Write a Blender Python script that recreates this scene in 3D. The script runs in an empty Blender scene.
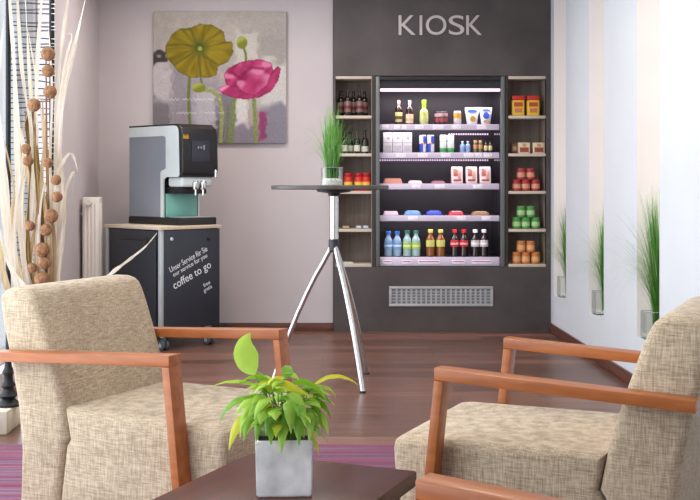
import bpy, bmesh, math, random
from mathutils import Vector, Matrix
random.seed(7)
R = math.radians
sc = bpy.context.scene
COL = sc.collection
F, VX, VY, EYE = 1150.0, 322.0, 180.0, 1.14      # focal length in pixels, horizon point, eye height

def at(x, y, Y):
    return Vector(((x - VX) * Y / F, Y, EYE - (y - VY) * Y / F))

# ------------------------------------------------------------------ materials
def lin(c):
    return tuple((v / 12.92 if v <= 0.04045 else ((v + 0.055) / 1.055) ** 2.4) for v in (k / 255.0 for k in c))

MATS = {}
def base_mat(name):
    m = bpy.data.materials.new(name); m.use_nodes = True
    nt = m.node_tree; b = nt.nodes['Principled BSDF']
    MATS[name] = m
    return m, nt, b

def noise_mat(name, c, rough=0.5, metal=0.0, c2=None, scale=8.0, stretch=(1, 1, 1), bump=0.0, bscale=None, spec=0.5,
              trans=0.0, coat=0.0, detail=4.0, ramp=(0.3, 0.7), rot=(0, 0, 0), emit=None, sheen=0.0):
    m, nt, b = base_mat(name)
    tc = nt.nodes.new('ShaderNodeTexCoord'); mp = nt.nodes.new('ShaderNodeMapping')
    mp.inputs['Scale'].default_value = stretch; mp.inputs['Rotation'].default_value = rot
    nt.links.new(tc.outputs['Object'], mp.inputs['Vector'])
    nz = nt.nodes.new('ShaderNodeTexNoise'); nz.inputs['Scale'].default_value = scale; nz.inputs['Detail'].default_value = detail
    nt.links.new(mp.outputs['Vector'], nz.inputs['Vector'])
    cr = nt.nodes.new('ShaderNodeValToRGB')
    cr.color_ramp.elements[0].position = ramp[0]; cr.color_ramp.elements[1].position = ramp[1]
    if c2 is None:
        c2 = tuple(max(0, v * 0.93) for v in c)
    cr.color_ramp.elements[0].color = (*lin(c2), 1); cr.color_ramp.elements[1].color = (*lin(c), 1)
    nt.links.new(nz.outputs['Fac'], cr.inputs['Fac']); nt.links.new(cr.outputs['Color'], b.inputs['Base Color'])
    b.inputs['Roughness'].default_value = rough; b.inputs['Metallic'].default_value = metal
    b.inputs['Specular IOR Level'].default_value = spec
    b.inputs['Transmission Weight'].default_value = trans
    b.inputs['Coat Weight'].default_value = coat
    if sheen: b.inputs['Sheen Weight'].default_value = sheen
    if emit:
        nt.links.new(cr.outputs['Color'], b.inputs['Emission Color']); b.inputs['Emission Strength'].default_value = emit
    if bump:
        n2 = nt.nodes.new('ShaderNodeTexNoise'); n2.inputs['Scale'].default_value = bscale or scale * 3
        nt.links.new(mp.outputs['Vector'], n2.inputs['Vector'])
        bp = nt.nodes.new('ShaderNodeBump'); bp.inputs['Strength'].default_value = bump; bp.inputs['Distance'].default_value = 0.01
        nt.links.new(n2.outputs['Fac'], bp.inputs['Height']); nt.links.new(bp.outputs['Normal'], b.inputs['Normal'])
    return m

def thin_glass(name, tint=(0.95, 0.97, 0.97), gl=0.12):
    m = bpy.data.materials.new(name); m.use_nodes = True; nt = m.node_tree; nt.nodes.clear()
    out = nt.nodes.new('ShaderNodeOutputMaterial'); mix = nt.nodes.new('ShaderNodeMixShader')
    tr = nt.nodes.new('ShaderNodeBsdfTransparent'); tr.inputs['Color'].default_value = (*tint, 1)
    g = nt.nodes.new('ShaderNodeBsdfGlossy'); g.inputs['Roughness'].default_value = 0.03
    lw = nt.nodes.new('ShaderNodeLayerWeight'); lw.inputs['Blend'].default_value = gl
    nt.links.new(lw.outputs['Facing'], mix.inputs['Fac'])
    nt.links.new(tr.outputs[0], mix.inputs[1]); nt.links.new(g.outputs[0], mix.inputs[2]); nt.links.new(mix.outputs[0], out.inputs['Surface'])
    MATS[name] = m
    return m

def emit_mat(name, c, s):
    m, nt, b = base_mat(name)
    b.inputs['Base Color'].default_value = (*lin(c), 1)
    b.inputs['Emission Color'].default_value = (*lin(c), 1); b.inputs['Emission Strength'].default_value = s
    return m

def fabric_mat(name, c, c2):
    m, nt, b = base_mat(name)
    N = nt.nodes.new; L = nt.links.new
    tc = N('ShaderNodeTexCoord')
    def streak(sx, sy, sz, scale):
        mp = N('ShaderNodeMapping'); mp.inputs['Scale'].default_value = (sx, sy, sz)
        L(tc.outputs['Object'], mp.inputs['Vector'])
        n = N('ShaderNodeTexNoise'); n.inputs['Scale'].default_value = scale; n.inputs['Detail'].default_value = 3
        L(mp.outputs['Vector'], n.inputs['Vector'])
        return n.outputs['Fac']
    a = streak(18, 18, 240, 1.6)       # threads running level
    d = streak(230, 230, 18, 1.4)       # threads running upright
    e = streak(6, 6, 6, 1.0)
    ad = N('ShaderNodeMath'); ad.operation = 'ADD'; L(a, ad.inputs[0]); L(d, ad.inputs[1])
    ad2 = N('ShaderNodeMath'); ad2.operation = 'MULTIPLY_ADD'; L(e, ad2.inputs[0]); ad2.inputs[1].default_value = 0.25; L(ad.outputs[0], ad2.inputs[2])
    mr = N('ShaderNodeMapRange'); mr.inputs['From Min'].default_value = 0.85; mr.inputs['From Max'].default_value = 1.4
    L(ad2.outputs[0], mr.inputs['Value'])
    mx = N('ShaderNodeMix'); mx.data_type = 'RGBA'
    mx.inputs['A'].default_value = (*lin(c2), 1); mx.inputs['B'].default_value = (*lin(c), 1)
    L(mr.outputs[0], mx.inputs['Factor']); L(mx.outputs['Result'], b.inputs['Base Color'])
    bp = N('ShaderNodeBump'); bp.inputs['Strength'].default_value = 0.35; bp.inputs['Distance'].default_value = 0.004
    L(ad.outputs[0], bp.inputs['Height']); L(bp.outputs['Normal'], b.inputs['Normal'])
    b.inputs['Roughness'].default_value = 0.95; b.inputs['Specular IOR Level'].default_value = 0.15
    b.inputs['Sheen Weight'].default_value = 0.15
    return m

def floor_mat():
    m, nt, b = base_mat('floor_planks')
    N = nt.nodes.new; L = nt.links.new
    tc = N('ShaderNodeTexCoord')
    br = N('ShaderNodeTexBrick'); br.inputs['Scale'].default_value = 1.0
    br.inputs['Brick Width'].default_value = 1.15; br.inputs['Row Height'].default_value = 0.155
    br.inputs['Mortar Size'].default_value = 0.0022; br.offset = 0.37
    br.inputs['Color1'].default_value = (*lin((124, 88, 74)), 1); br.inputs['Color2'].default_value = (*lin((88, 61, 52)), 1)
    br.inputs['Mortar'].default_value = (*lin((62, 42, 36)), 1)
    L(tc.outputs['Object'], br.inputs['Vector'])
    mp = N('ShaderNodeMapping'); mp.inputs['Scale'].default_value = (1.2, 26, 1)
    L(tc.outputs['Object'], mp.inputs['Vector'])
    nz = N('ShaderNodeTexNoise'); nz.inputs['Scale'].default_value = 2.2; nz.inputs['Detail'].default_value = 6
    L(mp.outputs['Vector'], nz.inputs['Vector'])
    mr = N('ShaderNodeMapRange'); mr.inputs['From Min'].default_value = 0.3; mr.inputs['From Max'].default_value = 0.7
    mr.inputs['To Min'].default_value = 0.55; mr.inputs['To Max'].default_value = 1.35
    L(nz.outputs['Fac'], mr.inputs['Value'])
    mu = N('ShaderNodeMix'); mu.data_type = 'RGBA'; mu.blend_type = 'MULTIPLY'; mu.inputs['Factor'].default_value = 1
    L(br.outputs['Color'], mu.inputs['A']); L(mr.outputs[0], mu.inputs['B']); L(mu.outputs['Result'], b.inputs['Base Color'])
    b.inputs['Roughness'].default_value = 0.33; b.inputs['Specular IOR Level'].default_value = 0.5
    bp = N('ShaderNodeBump'); bp.inputs['Strength'].default_value = 0.12; bp.inputs['Distance'].default_value = 0.003
    L(nz.outputs['Fac'], bp.inputs['Height']); L(bp.outputs['Normal'], b.inputs['Normal'])
    return m

def rug_mat():
    m, nt, b = base_mat('rug_stripes')
    N = nt.nodes.new; L = nt.links.new
    tc = N('ShaderNodeTexCoord'); mp = N('ShaderNodeMapping'); mp.inputs['Scale'].default_value = (0.35, 30, 1)
    L(tc.outputs['Object'], mp.inputs['Vector'])
    nz = N('ShaderNodeTexNoise'); nz.inputs['Scale'].default_value = 1.0; nz.inputs['Detail'].default_value = 2.5
    L(mp.outputs['Vector'], nz.inputs['Vector'])
    cr = N('ShaderNodeValToRGB'); cr.color_ramp.interpolation = 'EASE'
    stops = [(0.28, (80, 56, 76)), (0.38, (128, 58, 78)), (0.44, (112, 98, 118)), (0.50, (98, 74, 98)), (0.55, (150, 62, 74)),
             (0.60, (120, 108, 124)), (0.67, (108, 66, 92)), (0.76, (84, 76, 100))]
    e = cr.color_ramp.elements
    e[0].position, e[0].color = stops[0][0], (*lin(stops[0][1]), 1)
    e[1].position, e[1].color = stops[-1][0], (*lin(stops[-1][1]), 1)
    for p, c in stops[1:-1]:
        k = e.new(p); k.color = (*lin(c), 1)
    L(nz.outputs['Fac'], cr.inputs['Fac']); L(cr.outputs['Color'], b.inputs['Base Color'])
    n2 = N('ShaderNodeTexNoise'); n2.inputs['Scale'].default_value = 220
    L(tc.outputs['Object'], n2.inputs['Vector'])
    bp = N('ShaderNodeBump'); bp.inputs['Strength'].default_value = 0.5; bp.inputs['Distance'].default_value = 0.006
    L(n2.outputs['Fac'], bp.inputs['Height']); L(bp.outputs['Normal'], b.inputs['Normal'])
    b.inputs['Roughness'].default_value = 0.95; b.inputs['Specular IOR Level'].default_value = 0.1
    return m

M = {}
M['floor'] = floor_mat()
M['rug'] = rug_mat()
M['wall'] = noise_mat('wall_mauve_paint', (194, 186, 187), 0.85, c2=(189, 181, 183), scale=3, bump=0.03, bscale=120, spec=0.2)
M['wall_white'] = noise_mat('wall_white_paint', (209, 214, 220), 0.8, c2=(205, 210, 216), scale=3, bump=0.02, bscale=120, spec=0.2)
M['niche_paint'] = noise_mat('niche_beige_paint', (240, 235, 231), 0.85, c2=(236, 231, 227), scale=3, spec=0.2)
M['ceiling'] = noise_mat('ceiling_paint', (240, 238, 234), 0.9, scale=3, spec=0.1)
M['base_wood'] = noise_mat('baseboard_wood', (106, 68, 54), 0.45, c2=(78, 48, 38), scale=3, stretch=(1, 1, 14))
M['base_wood_r'] = noise_mat('baseboard_wood_long', (112, 68, 52), 0.45, c2=(80, 48, 38), scale=4, stretch=(20, 0.6, 20))
M['kiosk'] = noise_mat('kiosk_panel_board', (83, 76, 75), 0.5, c2=(66, 60, 59), scale=3.5, detail=8, ramp=(0.32, 0.68), spec=0.4, bump=0.05, bscale=30)
M['kiosk_dark'] = noise_mat('kiosk_panel_edge', (48, 43, 42), 0.6, scale=6)
M['lining'] = noise_mat('niche_lining_wood', (152, 138, 126), 0.6, c2=(126, 112, 102), scale=3, stretch=(14, 14, 0.8))
M['shelf_edge'] = noise_mat('shelf_pale_board', (206, 194, 178), 0.6, c2=(186, 174, 158), scale=4, stretch=(1, 6, 10))
M['cool_frame'] = noise_mat('cooler_grey_metal', (112, 116, 116), 0.45, 0.3, scale=5)
M['cool_in'] = noise_mat('cooler_dark_lining', (25, 23, 28), 0.4, c2=(20, 18, 23), scale=4)
M['cool_mirror'] = noise_mat('cooler_side_glass', (70, 70, 80), 0.05, 0.9, scale=4)
M['rail'] = noise_mat('price_rail_plastic', (216, 204, 224), 0.4, c2=(208, 196, 217), scale=6)
M['tag'] = noise_mat('price_tag_paper', (244, 238, 246), 0.6, c2=(232, 226, 238), scale=60, ramp=(0.45, 0.5))
M['tag_red'] = noise_mat('red_print', (190, 60, 90), 0.6)
M['tube'] = emit_mat('cooler_lamp_tube', (255, 222, 244), 0.7)
M['led'] = emit_mat('led_dot', (250, 220, 250), 0.55)
M['letter'] = noise_mat('letter_brushed_metal', (196, 188, 184), 0.45, 0.2, scale=20)
M['vent_frame'] = noise_mat('vent_frame_metal', (176, 178, 180), 0.45, 0.2)
M['vent_dark'] = noise_mat('vent_back', (124, 128, 132), 0.8)
M['wood'] = noise_mat('cherry_wood', (176, 104, 54), 0.4, c2=(142, 78, 38), scale=3.0, stretch=(12, 2, 12), detail=6, ramp=(0.25, 0.75), coat=0.05, spec=0.35)
M['table_wood'] = noise_mat('dark_cherry_veneer', (84, 40, 27), 0.3, c2=(62, 29, 20), scale=2.5, stretch=(14, 1.5, 14), detail=6, coat=0.0, spec=0.3)
M['fabric'] = fabric_mat('woven_beige_upholstery', (204, 186, 159), (144, 126, 103))
M['pot'] = noise_mat('whitewashed_zinc', (226, 226, 224), 0.65, c2=(188, 188, 187), scale=14, detail=8, ramp=(0.35, 0.62), bump=0.15, bscale=40)
M['soil'] = noise_mat('soil', (54, 40, 30), 0.95, c2=(34, 25, 19), scale=60, bump=0.8)
M['leaf_g'] = noise_mat('leaf_green', (122, 172, 44), 0.4, c2=(84, 138, 34), scale=9, stretch=(2, 2, 2))
M['leaf_l'] = noise_mat('leaf_light_green', (178, 212, 84), 0.42, c2=(118, 168, 44), scale=9)
M['leaf_y'] = noise_mat('leaf_yellow_green', (206, 206, 56), 0.42, c2=(168, 184, 50), scale=9)
M['stem'] = noise_mat('plant_stem', (120, 150, 60), 0.5)
M['chrome'] = noise_mat('brushed_chrome', (214, 214, 214), 0.22, 1.0, c2=(196, 196, 196), scale=6, stretch=(1, 1, 8))
M['black'] = noise_mat('black_plastic', (30, 30, 32), 0.35, c2=(25, 25, 27), scale=8)
M['black_matt'] = noise_mat('black_iron', (26, 26, 27), 0.5, 0.3, c2=(20, 20, 21), scale=30, bump=0.1)
M['bistro'] = noise_mat('bistro_top_laminate', (78, 74, 72), 0.32, c2=(66, 62, 60), scale=12)
M['glass'] = thin_glass('clear_glass', (0.975, 0.985, 0.98), 0.08)
M['glass_rim'] = noise_mat('glass_edge', (200, 206, 206), 0.1, c2=(160, 170, 170))
M['window_glass'] = thin_glass('window_glass', (0.97, 0.98, 0.98), 0.1)
M['gravel'] = noise_mat('white_gravel', (232, 230, 224), 0.9, c2=(196, 194, 188), scale=90, bump=0.8, bscale=120, ramp=(0.4, 0.55))
M['grass'] = noise_mat('grass_green', (122, 178, 84), 0.5, c2=(84, 146, 60), scale=14)
M['grass_d'] = noise_mat('grass_deep_green', (96, 156, 68), 0.5, c2=(64, 124, 50), scale=14)
M['grass_tip'] = noise_mat('grass_pale_green', (172, 204, 142), 0.55, c2=(140, 182, 112), scale=14)
M['cab'] = noise_mat('cabinet_anthracite', (44, 48, 58), 0.45, c2=(40, 44, 54), scale=6)
M['cab_side'] = noise_mat('cabinet_side_board', (38, 41, 48), 0.5, scale=6)
M['cab_top'] = noise_mat('cabinet_pale_edge', (206, 190, 168), 0.5, c2=(190, 174, 152), scale=8, stretch=(8, 1, 1))
M['alu'] = noise_mat('aluminium_profile', (196, 202, 206), 0.35, 0.4)
M['white_print'] = noise_mat('white_print', (232, 234, 238), 0.6)
M['cof_grey'] = noise_mat('machine_grey_panel', (132, 139, 149), 0.35, 0.0, scale=3)
M['cof_silver'] = noise_mat('machine_silver', (206, 216, 217), 0.3, 0.0, scale=3)
M['cof_teal'] = noise_mat('machine_teal_panel', (128, 190, 176), 0.3, c2=(116, 178, 164), scale=4)
M['screen'] = noise_mat('machine_screen', (46, 46, 58), 0.12, scale=2)
M['gold'] = noise_mat('gold_emblem', (206, 150, 40), 0.35, 0.5)
M['rad'] = noise_mat('radiator_enamel', (226, 220, 212), 0.4, c2=(220, 214, 206), scale=6)
M['rubber'] = noise_mat('grey_rubber', (70, 76, 80), 0.6)
M['canvas_edge'] = noise_mat('canvas_edge', (188, 180, 172), 0.9, scale=60)
M['dry_pale'] = noise_mat('dried_leaf_pale', (226, 217, 205), 0.8, c2=(188, 175, 157), scale=6, stretch=(6, 6, 1), detail=6)
M['dry_tan'] = noise_mat('dried_leaf_tan', (200, 178, 142), 0.8, c2=(150, 122, 86), scale=6, stretch=(6, 6, 1), detail=6)
M['dry_olive'] = noise_mat('dried_leaf_olive', (148, 122, 62), 0.8, c2=(104, 80, 40), scale=6, stretch=(6, 6, 1), detail=6)
M['ball'] = noise_mat('dried_ball_brown', (168, 122, 84), 0.9, c2=(122, 84, 56), scale=60, bump=0.9, bscale=110)
M['stick'] = noise_mat('dried_stem_brown', (134, 98, 60), 0.9)
M['stone'] = noise_mat('pale_stone', (222, 212, 194), 0.85, c2=(200, 190, 172), scale=10, bump=0.2)
M['ceramic'] = noise_mat('brown_ceramic', (110, 88, 66), 0.6)
M['win_frame'] = noise_mat('window_frame_paint', (206, 208, 210), 0.5)
M['duct'] = noise_mat('power_strip_black', (28, 28, 30), 0.5)

_pm = {}
def P(c, rough=0.45, **k):                       # product paints, cached by colour
    key = (c, rough, tuple(sorted(k.items())))
    if key not in _pm:
        _pm[key] = noise_mat('print_%02x%02x%02x' % c, c, rough, scale=40, **k)
    return _pm[key]

def translucent(m, k, c):
    nt = m.node_tree; out = [n for n in nt.nodes if n.type == 'OUTPUT_MATERIAL'][0]
    b = nt.nodes['Principled BSDF']; t = nt.nodes.new('ShaderNodeBsdfTranslucent'); t.inputs['Color'].default_value = (*lin(c), 1)
    mx = nt.nodes.new('ShaderNodeMixShader'); mx.inputs['Fac'].default_value = k
    nt.links.new(b.outputs[0], mx.inputs[1]); nt.links.new(t.outputs[0], mx.inputs[2]); nt.links.new(mx.outputs[0], out.inputs['Surface'])
for nm_, k_, c_ in (('leaf_g', 0.4, (140, 190, 50)), ('leaf_l', 0.4, (196, 226, 96)), ('leaf_y', 0.4, (226, 222, 80)), ('grass', 0.35, (140, 196, 96)), ('grass_d', 0.35, (110, 176, 76)),
                    ('grass_tip', 0.4, (190, 218, 160)), ('dry_pale', 0.3, (236, 224, 204)), ('dry_tan', 0.3, (206, 180, 140))):
    translucent(M[nm_], k_, c_)

# ------------------------------------------------------------------ mesh helper
class MB:
    def __init__(self):
        self.v, self.f, self.mi, self.sm, self.mats = [], [], [], [], []
    def mat(self, m):
        if m not in self.mats: self.mats.append(m)
        return self.mats.index(m)
    def add(self, vs, fs, m, smooth=False, T=None):
        b = len(self.v); k = self.mat(m)
        for p in vs:
            p = Vector(p)
            self.v.append(T @ p if T is not None else p)
        for f in fs:
            self.f.append(tuple(b + i for i in f)); self.mi.append(k); self.sm.append(smooth)
        return self
    def bm(self, bm, m, smooth=False, T=None):
        bm.verts.index_update()
        self.add([v.co.copy() for v in bm.verts], [[v.index for v in f.verts] for f in bm.faces], m, smooth, T)
        bm.free(); return self
    def box(self, lo, hi, m, bev=0.0, seg=2, T=None, smooth=None):
        bm = bmesh.new(); bmesh.ops.create_cube(bm, size=1.0)
        c = [(lo[i] + hi[i]) / 2 for i in range(3)]; s = [abs(hi[i] - lo[i]) for i in range(3)]
        for v in bm.verts: v.co = Vector((c[0] + v.co.x * s[0], c[1] + v.co.y * s[1], c[2] + v.co.z * s[2]))
        if bev > 0:
            bmesh.ops.bevel(bm, geom=list(bm.edges), offset=min(bev, min(s) * 0.49), segments=seg, affect='EDGES', profile=0.5)
        return self.bm(bm, m, bev > 0 if smooth is None else smooth, T)
    def lathe(self, prof, m, n=20, T=None, smooth=True, sect=None):
        vs, fs = [], []
        for (r, z) in prof:
            for k in range(n):
                a = 2 * math.pi * k / n
                vs.append((r * math.cos(a), r * math.sin(a), z))
        for i in range(len(prof) - 1):
            for k in range(n):
                k2 = (k + 1) % n
                fs.append((i * n + k, i * n + k2, (i + 1) * n + k2, (i + 1) * n + k))
        if prof[0][0] > 1e-6: fs.append(tuple(range(n - 1, -1, -1)))
        if prof[-1][0] > 1e-6: fs.append(tuple((len(prof) - 1) * n + k for k in range(n)))
        return self.add(vs, fs, m, smooth, T)
    def tube(self, pts, r, m, n=10, T=None, cap=True):
        pts = [Vector(p) for p in pts]; k = len(pts)
        rr = r if isinstance(r, (list, tuple)) else [r] * k
        vs, fs = [], []
        up = None
        for i, p in enumerate(pts):
            t = (pts[min(i + 1, k - 1)] - pts[max(i - 1, 0)]).normalized()
            if up is None:
                up = Vector((0, 0, 1)) if abs(t.z) < 0.9 else Vector((1, 0, 0))
            a = t.cross(up)
            if a.length < 1e-6: a = t.cross(Vector((0, 1, 0.1)))
            a.normalize(); b = a.cross(t).normalized(); up = b
            for j in range(n):
                g = 2 * math.pi * j / n
                vs.append(p + (a * math.cos(g) + b * math.sin(g)) * rr[i])
        for i in range(k - 1):
            for j in range(n):
                j2 = (j + 1) % n
                fs.append((i * n + j, (i + 1) * n + j, (i + 1) * n + j2, i * n + j2))
        if cap:
            fs.append(tuple(range(n))); fs.append(tuple((k - 1) * n + j for j in range(n - 1, -1, -1)))
        return self.add(vs, fs, m, True, T)
    def prism(self, outline, x0, x1, m, bev=0.0, seg=3, T=None, smooth=True):
        """outline in (y, z), pushed along x from x0 to x1"""
        bm = bmesh.new(); n = len(outline)
        A = [bm.verts.new((x0, y, z)) for y, z in outline]; B = [bm.verts.new((x1, y, z)) for y, z in outline]
        bm.faces.new(A); bm.faces.new(B[::-1])
        for i in range(n):
            j = (i + 1) % n
            bm.faces.new((A[i], B[i], B[j], A[j]))
        bmesh.ops.recalc_face_normals(bm, faces=list(bm.faces))
        if bev > 0:
            bm.edges.ensure_lookup_table()
            ed = [e for e in bm.edges if abs(e.verts[0].co.x - e.verts[1].co.x) < 1e-6]
            bmesh.ops.bevel(bm, geom=ed, offset=bev, segments=seg, affect='EDGES', profile=0.5)
        return self.bm(bm, m, smooth, T)
    def strip(self, pts, widths, m, side=None, fold=0.25, T=None, smooth=True):
        """a leaf: three verts across, folded along its midrib"""
        pts = [Vector(p) for p in pts]; k = len(pts); vs, fs = [], []
        for i, p in enumerate(pts):
            t = (pts[min(i + 1, k - 1)] - pts[max(i - 1, 0)]).normalized()
            s = Vector(side) if side is not None else Vector((1, 0, 0))
            s = (s - t * s.dot(t))
            if s.length < 1e-4: s = t.orthogonal()
            s.normalize(); nn = s.cross(t).normalized(); w = widths[i] / 2
            vs += [p - s * w + nn * w * fold, p, p + s * w + nn * w * fold]
        for i in range(k - 1):
            for j in range(2):
                fs.append((i * 3 + j, i * 3 + j + 1, (i + 1) * 3 + j + 1, (i + 1) * 3 + j))
        return self.add(vs, fs, m, smooth, T)
    def build(self, name, parent=None, label=None, sharp=35):
        me = bpy.data.meshes.new(name)
        me.from_pydata([tuple(v) for v in self.v], [], self.f)
        for m in self.mats: me.materials.append(m)
        me.polygons.foreach_set('material_index', self.mi); me.polygons.foreach_set('use_smooth', self.sm)
        me.update()
        try: me.set_sharp_from_angle(angle=R(sharp))
        except Exception: pass
        o = bpy.data.objects.new(name, me); COL.objects.link(o)
        if parent is not None: o.parent = parent
        if label: o['label'] = label
        return o

def tag(o, label, cat, group=None):
    o['label'] = label; o['category'] = cat
    if group: o['group'] = group
    return o
def thing(name, label, cat, loc=(0, 0, 0), rz=0.0, group=None):
    o = bpy.data.objects.new(name, None); COL.objects.link(o)
    o.empty_display_size = 0.05
    o.location = loc; o.rotation_euler = (0, 0, rz)
    return tag(o, label, cat, group)
def struct(o):
    o['kind'] = 'structure'; return o
def dup(root, loc, rz, label, group=None):
    r = root.copy(); COL.objects.link(r); r.location = loc; r.rotation_euler = (0, 0, rz); r['label'] = label
    if group: r['group'] = group
    for ch in list(root.children):
        c = ch.copy(); COL.objects.link(c); c.parent = r
        for g in list(ch.children):
            d = g.copy(); COL.objects.link(d); d.parent = c
    return r
def text_mb(txt, w, h, m, depth=0.004, T=None, spacing=1.0):
    """flat raised lettering: x right, z up, face towards -y; fitted to w by h (height of the whole line)"""
    cu = bpy.data.curves.new('lettering_curve', 'FONT'); cu.body = txt; cu.size = 1; cu.extrude = 0.02; cu.space_character = spacing
    ob = bpy.data.objects.new('lettering_curve', cu); COL.objects.link(ob)
    bpy.context.view_layer.update()
    me = bpy.data.meshes.new_from_object(ob.evaluated_get(bpy.context.evaluated_depsgraph_get()))
    xs = [v.co.x for v in me.vertices]; ys = [v.co.y for v in me.vertices]
    x0, x1, y0, y1 = min(xs), max(xs), min(ys), max(ys)
    vs = [((v.co.x - x0) / (x1 - x0) * w, -(v.co.z + 0.02) / 0.04 * depth, (v.co.y - y0) / (y1 - y0) * h) for v in me.vertices]
    fs = [tuple(p.vertices) for p in me.polygons]
    bpy.data.objects.remove(ob); bpy.data.curves.remove(cu); bpy.data.meshes.remove(me)
    mb = MB(); mb.add(vs, fs, m, False, T)
    return mb
def TR(x=0, y=0, z=0): return Matrix.Translation((x, y, z))
def RZ(a): return Matrix.Rotation(a, 4, 'Z')
def RY(a): return Matrix.Rotation(a, 4, 'Y')
def RX(a): return Matrix.Rotation(a, 4, 'X')

# ------------------------------------------------------------------ room shell
XL, XR, YB, YR, H = -1.69, 1.7225, 8.69, -1.6, 2.75
KF = 8.65                                                        # front of the kiosk wall
struct(MB().box((-2.0, YR - 0.2, -0.1), (2.1, 9.5, 0.0), M['floor']).build('floor'))
struct(MB().box((-2.0, YR - 0.2, H), (2.1, 9.5, H + 0.1), M['ceiling']).build('ceiling'))
w = MB()
w.box((-1.9, YB, 0), (0.083, YB + 0.12, H), M['wall'])
w.box((-0.03, YB + 0.12, 0), (0.083, 9.4, H), M['wall'])
w.box((-0.03, 9.4, 0), (1.98, 9.5, H), M['wall'])
struct(w.build('wall_back'))
# left wall with a tall window
WY0, WY1, WZ0, WZ1 = 0.8, 7.12, 0.12, 2.55
w = MB()
w.box((XL - 0.2, WY1, 0), (XL, YB, H), M['wall'])
w.box((XL - 0.2, YR, 0), (XL, WY0, H), M['wall'])
w.box((XL - 0.2, WY0, 0), (XL, WY1, WZ0), M['wall'])
w.box((XL - 0.2, WY0, WZ1), (XL, WY1, H), M['wall'])
struct(w.build('wall_left'))
def window(name, axis, a0, a1, z0, z1, pos, n):
    o = struct(bpy.data.objects.new(name, None)); COL.objects.link(o)
    def bx(mb, p0, p1, q0, q1, t0, t1, m):
        if axis == 'Y': mb.box((pos + t0, p0, q0), (pos + t1, p1, q1), m, 0.004)
        else: mb.box((p0, pos + t0, q0), (p1, pos + t1, q1), m, 0.004)
    fr = MB(); t = 0.06
    bx(fr, a0, a1, z0, z0 + t, 0, 0.07, M['win_frame']); bx(fr, a0, a1, z1 - t, z1, 0, 0.07, M['win_frame'])
    for i in range(n + 1):
        c = a0 + (a1 - a0) * i / n
        lo = max(a0, c - t / 2); hi = min(a1, c + t / 2)
        if i == 0: hi = a0 + t
        if i == n: lo = a1 - t
        bx(fr, lo, hi, z0 + t, z1 - t, 0, 0.07, M['win_frame'])
    f = fr.build('window_frame', o); f['kind'] = 'structure'
    for i in range(n):
        pn = MB(); p0 = a0 + (a1 - a0) * i / n + t / 2; p1 = a0 + (a1 - a0) * (i + 1) / n - t / 2
        if i == 0: p0 = a0 + t
        if i == n - 1: p1 = a1 - t
        bx(pn, p0, p1, z0 + t, z1 - t, 0.03, 0.036, M['window_glass'])
        g = pn.build('window_pane', o); g['kind'] = 'structure'
window('window_1', 'Y', WY0, WY1, WZ0, WZ1, XL - 0.15, 4)
w = MB()
RX0, RX1, RZ0, RZ1 = -1.55, 0.45, 0.3, 2.6
w.box((XL - 0.2, YR - 0.2, 0), (RX0, YR, H), M['wall']); w.box((RX1, YR - 0.2, 0), (1.98, YR, H), M['wall'])
w.box((RX0, YR - 0.2, 0), (RX1, YR, RZ0), M['wall']); w.box((RX0, YR - 0.2, RZ1), (RX1, YR, H), M['wall'])
struct(w.build('wall_rear'))
window('window_2', 'X', RX0, RX1, RZ0, RZ1, YR - 0.15, 3)
# right wall: white piers in front, tall beige recesses between them
NICHES = [(8.12, 8.54), (7.03, 7.42), (5.87, 6.29), (4.72, 5.14)]
SILL = 0.283; ND = 0.17
w = MB()
w.box((XR + ND, YR, 0), (XR + ND + 0.08, 9.4, H), M['niche_paint'])
w.box((XR, YR, 0), (XR + ND, 8.95, SILL), M['wall_white'])
edges = [8.95] + [e for a, b in NICHES for e in (b, a)] + [YR]
for i in range(0, len(edges), 2):
    hi, lo = edges[i], edges[i + 1]
    w.box((XR, lo, SILL), (XR + ND, hi, H), M['wall_white'])
    # the painted returns of each recess
    if i > 0: w.box((XR + 0.0005, hi, SILL), (XR + ND, hi + 0.0015, H), M['niche_paint'])
    if i < len(edges) - 2: w.box((XR + 0.0005, lo - 0.0015, SILL), (XR + ND, lo, H), M['niche_paint'])
struct(w.build('wall_right'))
struct(MB().box((XL, YB - 0.016, 0), (0.083, YB, 0.062), M['base_wood'], 0.003).build('baseboard_back'))
struct(MB().box((XR - 0.016, YR, 0), (XR, KF - 0.001, 0.068), M['base_wood_r'], 0.003).build('baseboard_right'))
struct(MB().box((XL, WY1, 0), (XL + 0.016, YB - 0.017, 0.062), M['base_wood_r'], 0.003).build('baseboard_left'))
tag(MB().box((-1.655, 0.6, 0.0), (0.75, 4.93, 0.008), M['rug'], 0.003).build('rug'),
    'striped purple, red and grey rug under the armchairs and coffee table', 'rug')

# ------------------------------------------------------------------ kiosk wall unit
LN = (0.1015, 0.3723); RN = (1.403, 1.685); CO = (0.4017, 1.379)
ZB, ZT = 0.485, 1.925
kio = thing('kiosk_wall_unit', 'tall dark grey brown wall unit with shelf niches either side of the cooler', 'wall unit', (0, 0, 0))
p = MB()
p.box((0.085, KF, ZT), (XR - 0.002, KF + 0.04, H - 0.002), M['kiosk'])
p.box((0.085, KF, 0), (XR - 0.002, KF + 0.04, ZB), M['kiosk'])
p.box((0.085, KF, ZB), (LN[0], KF + 0.04, ZT), M['kiosk'])
p.box((RN[1], KF, ZB), (XR - 0.002, KF + 0.04, ZT), M['kiosk'])
p.build('front_panel', kio)
p = MB()
p.box((LN[1] + 0.004, KF + 0.004, ZB), (CO[0] - 0.002, KF + 0.34, ZT), M['kiosk_dark'])
p.box((CO[1] + 0.002, KF + 0.004, ZB), (RN[0] - 0.004, KF + 0.34, ZT), M['kiosk_dark'])
p.build('divider', kio)
SHZ = [1.625, 1.340, 1.057, 0.771]
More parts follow.
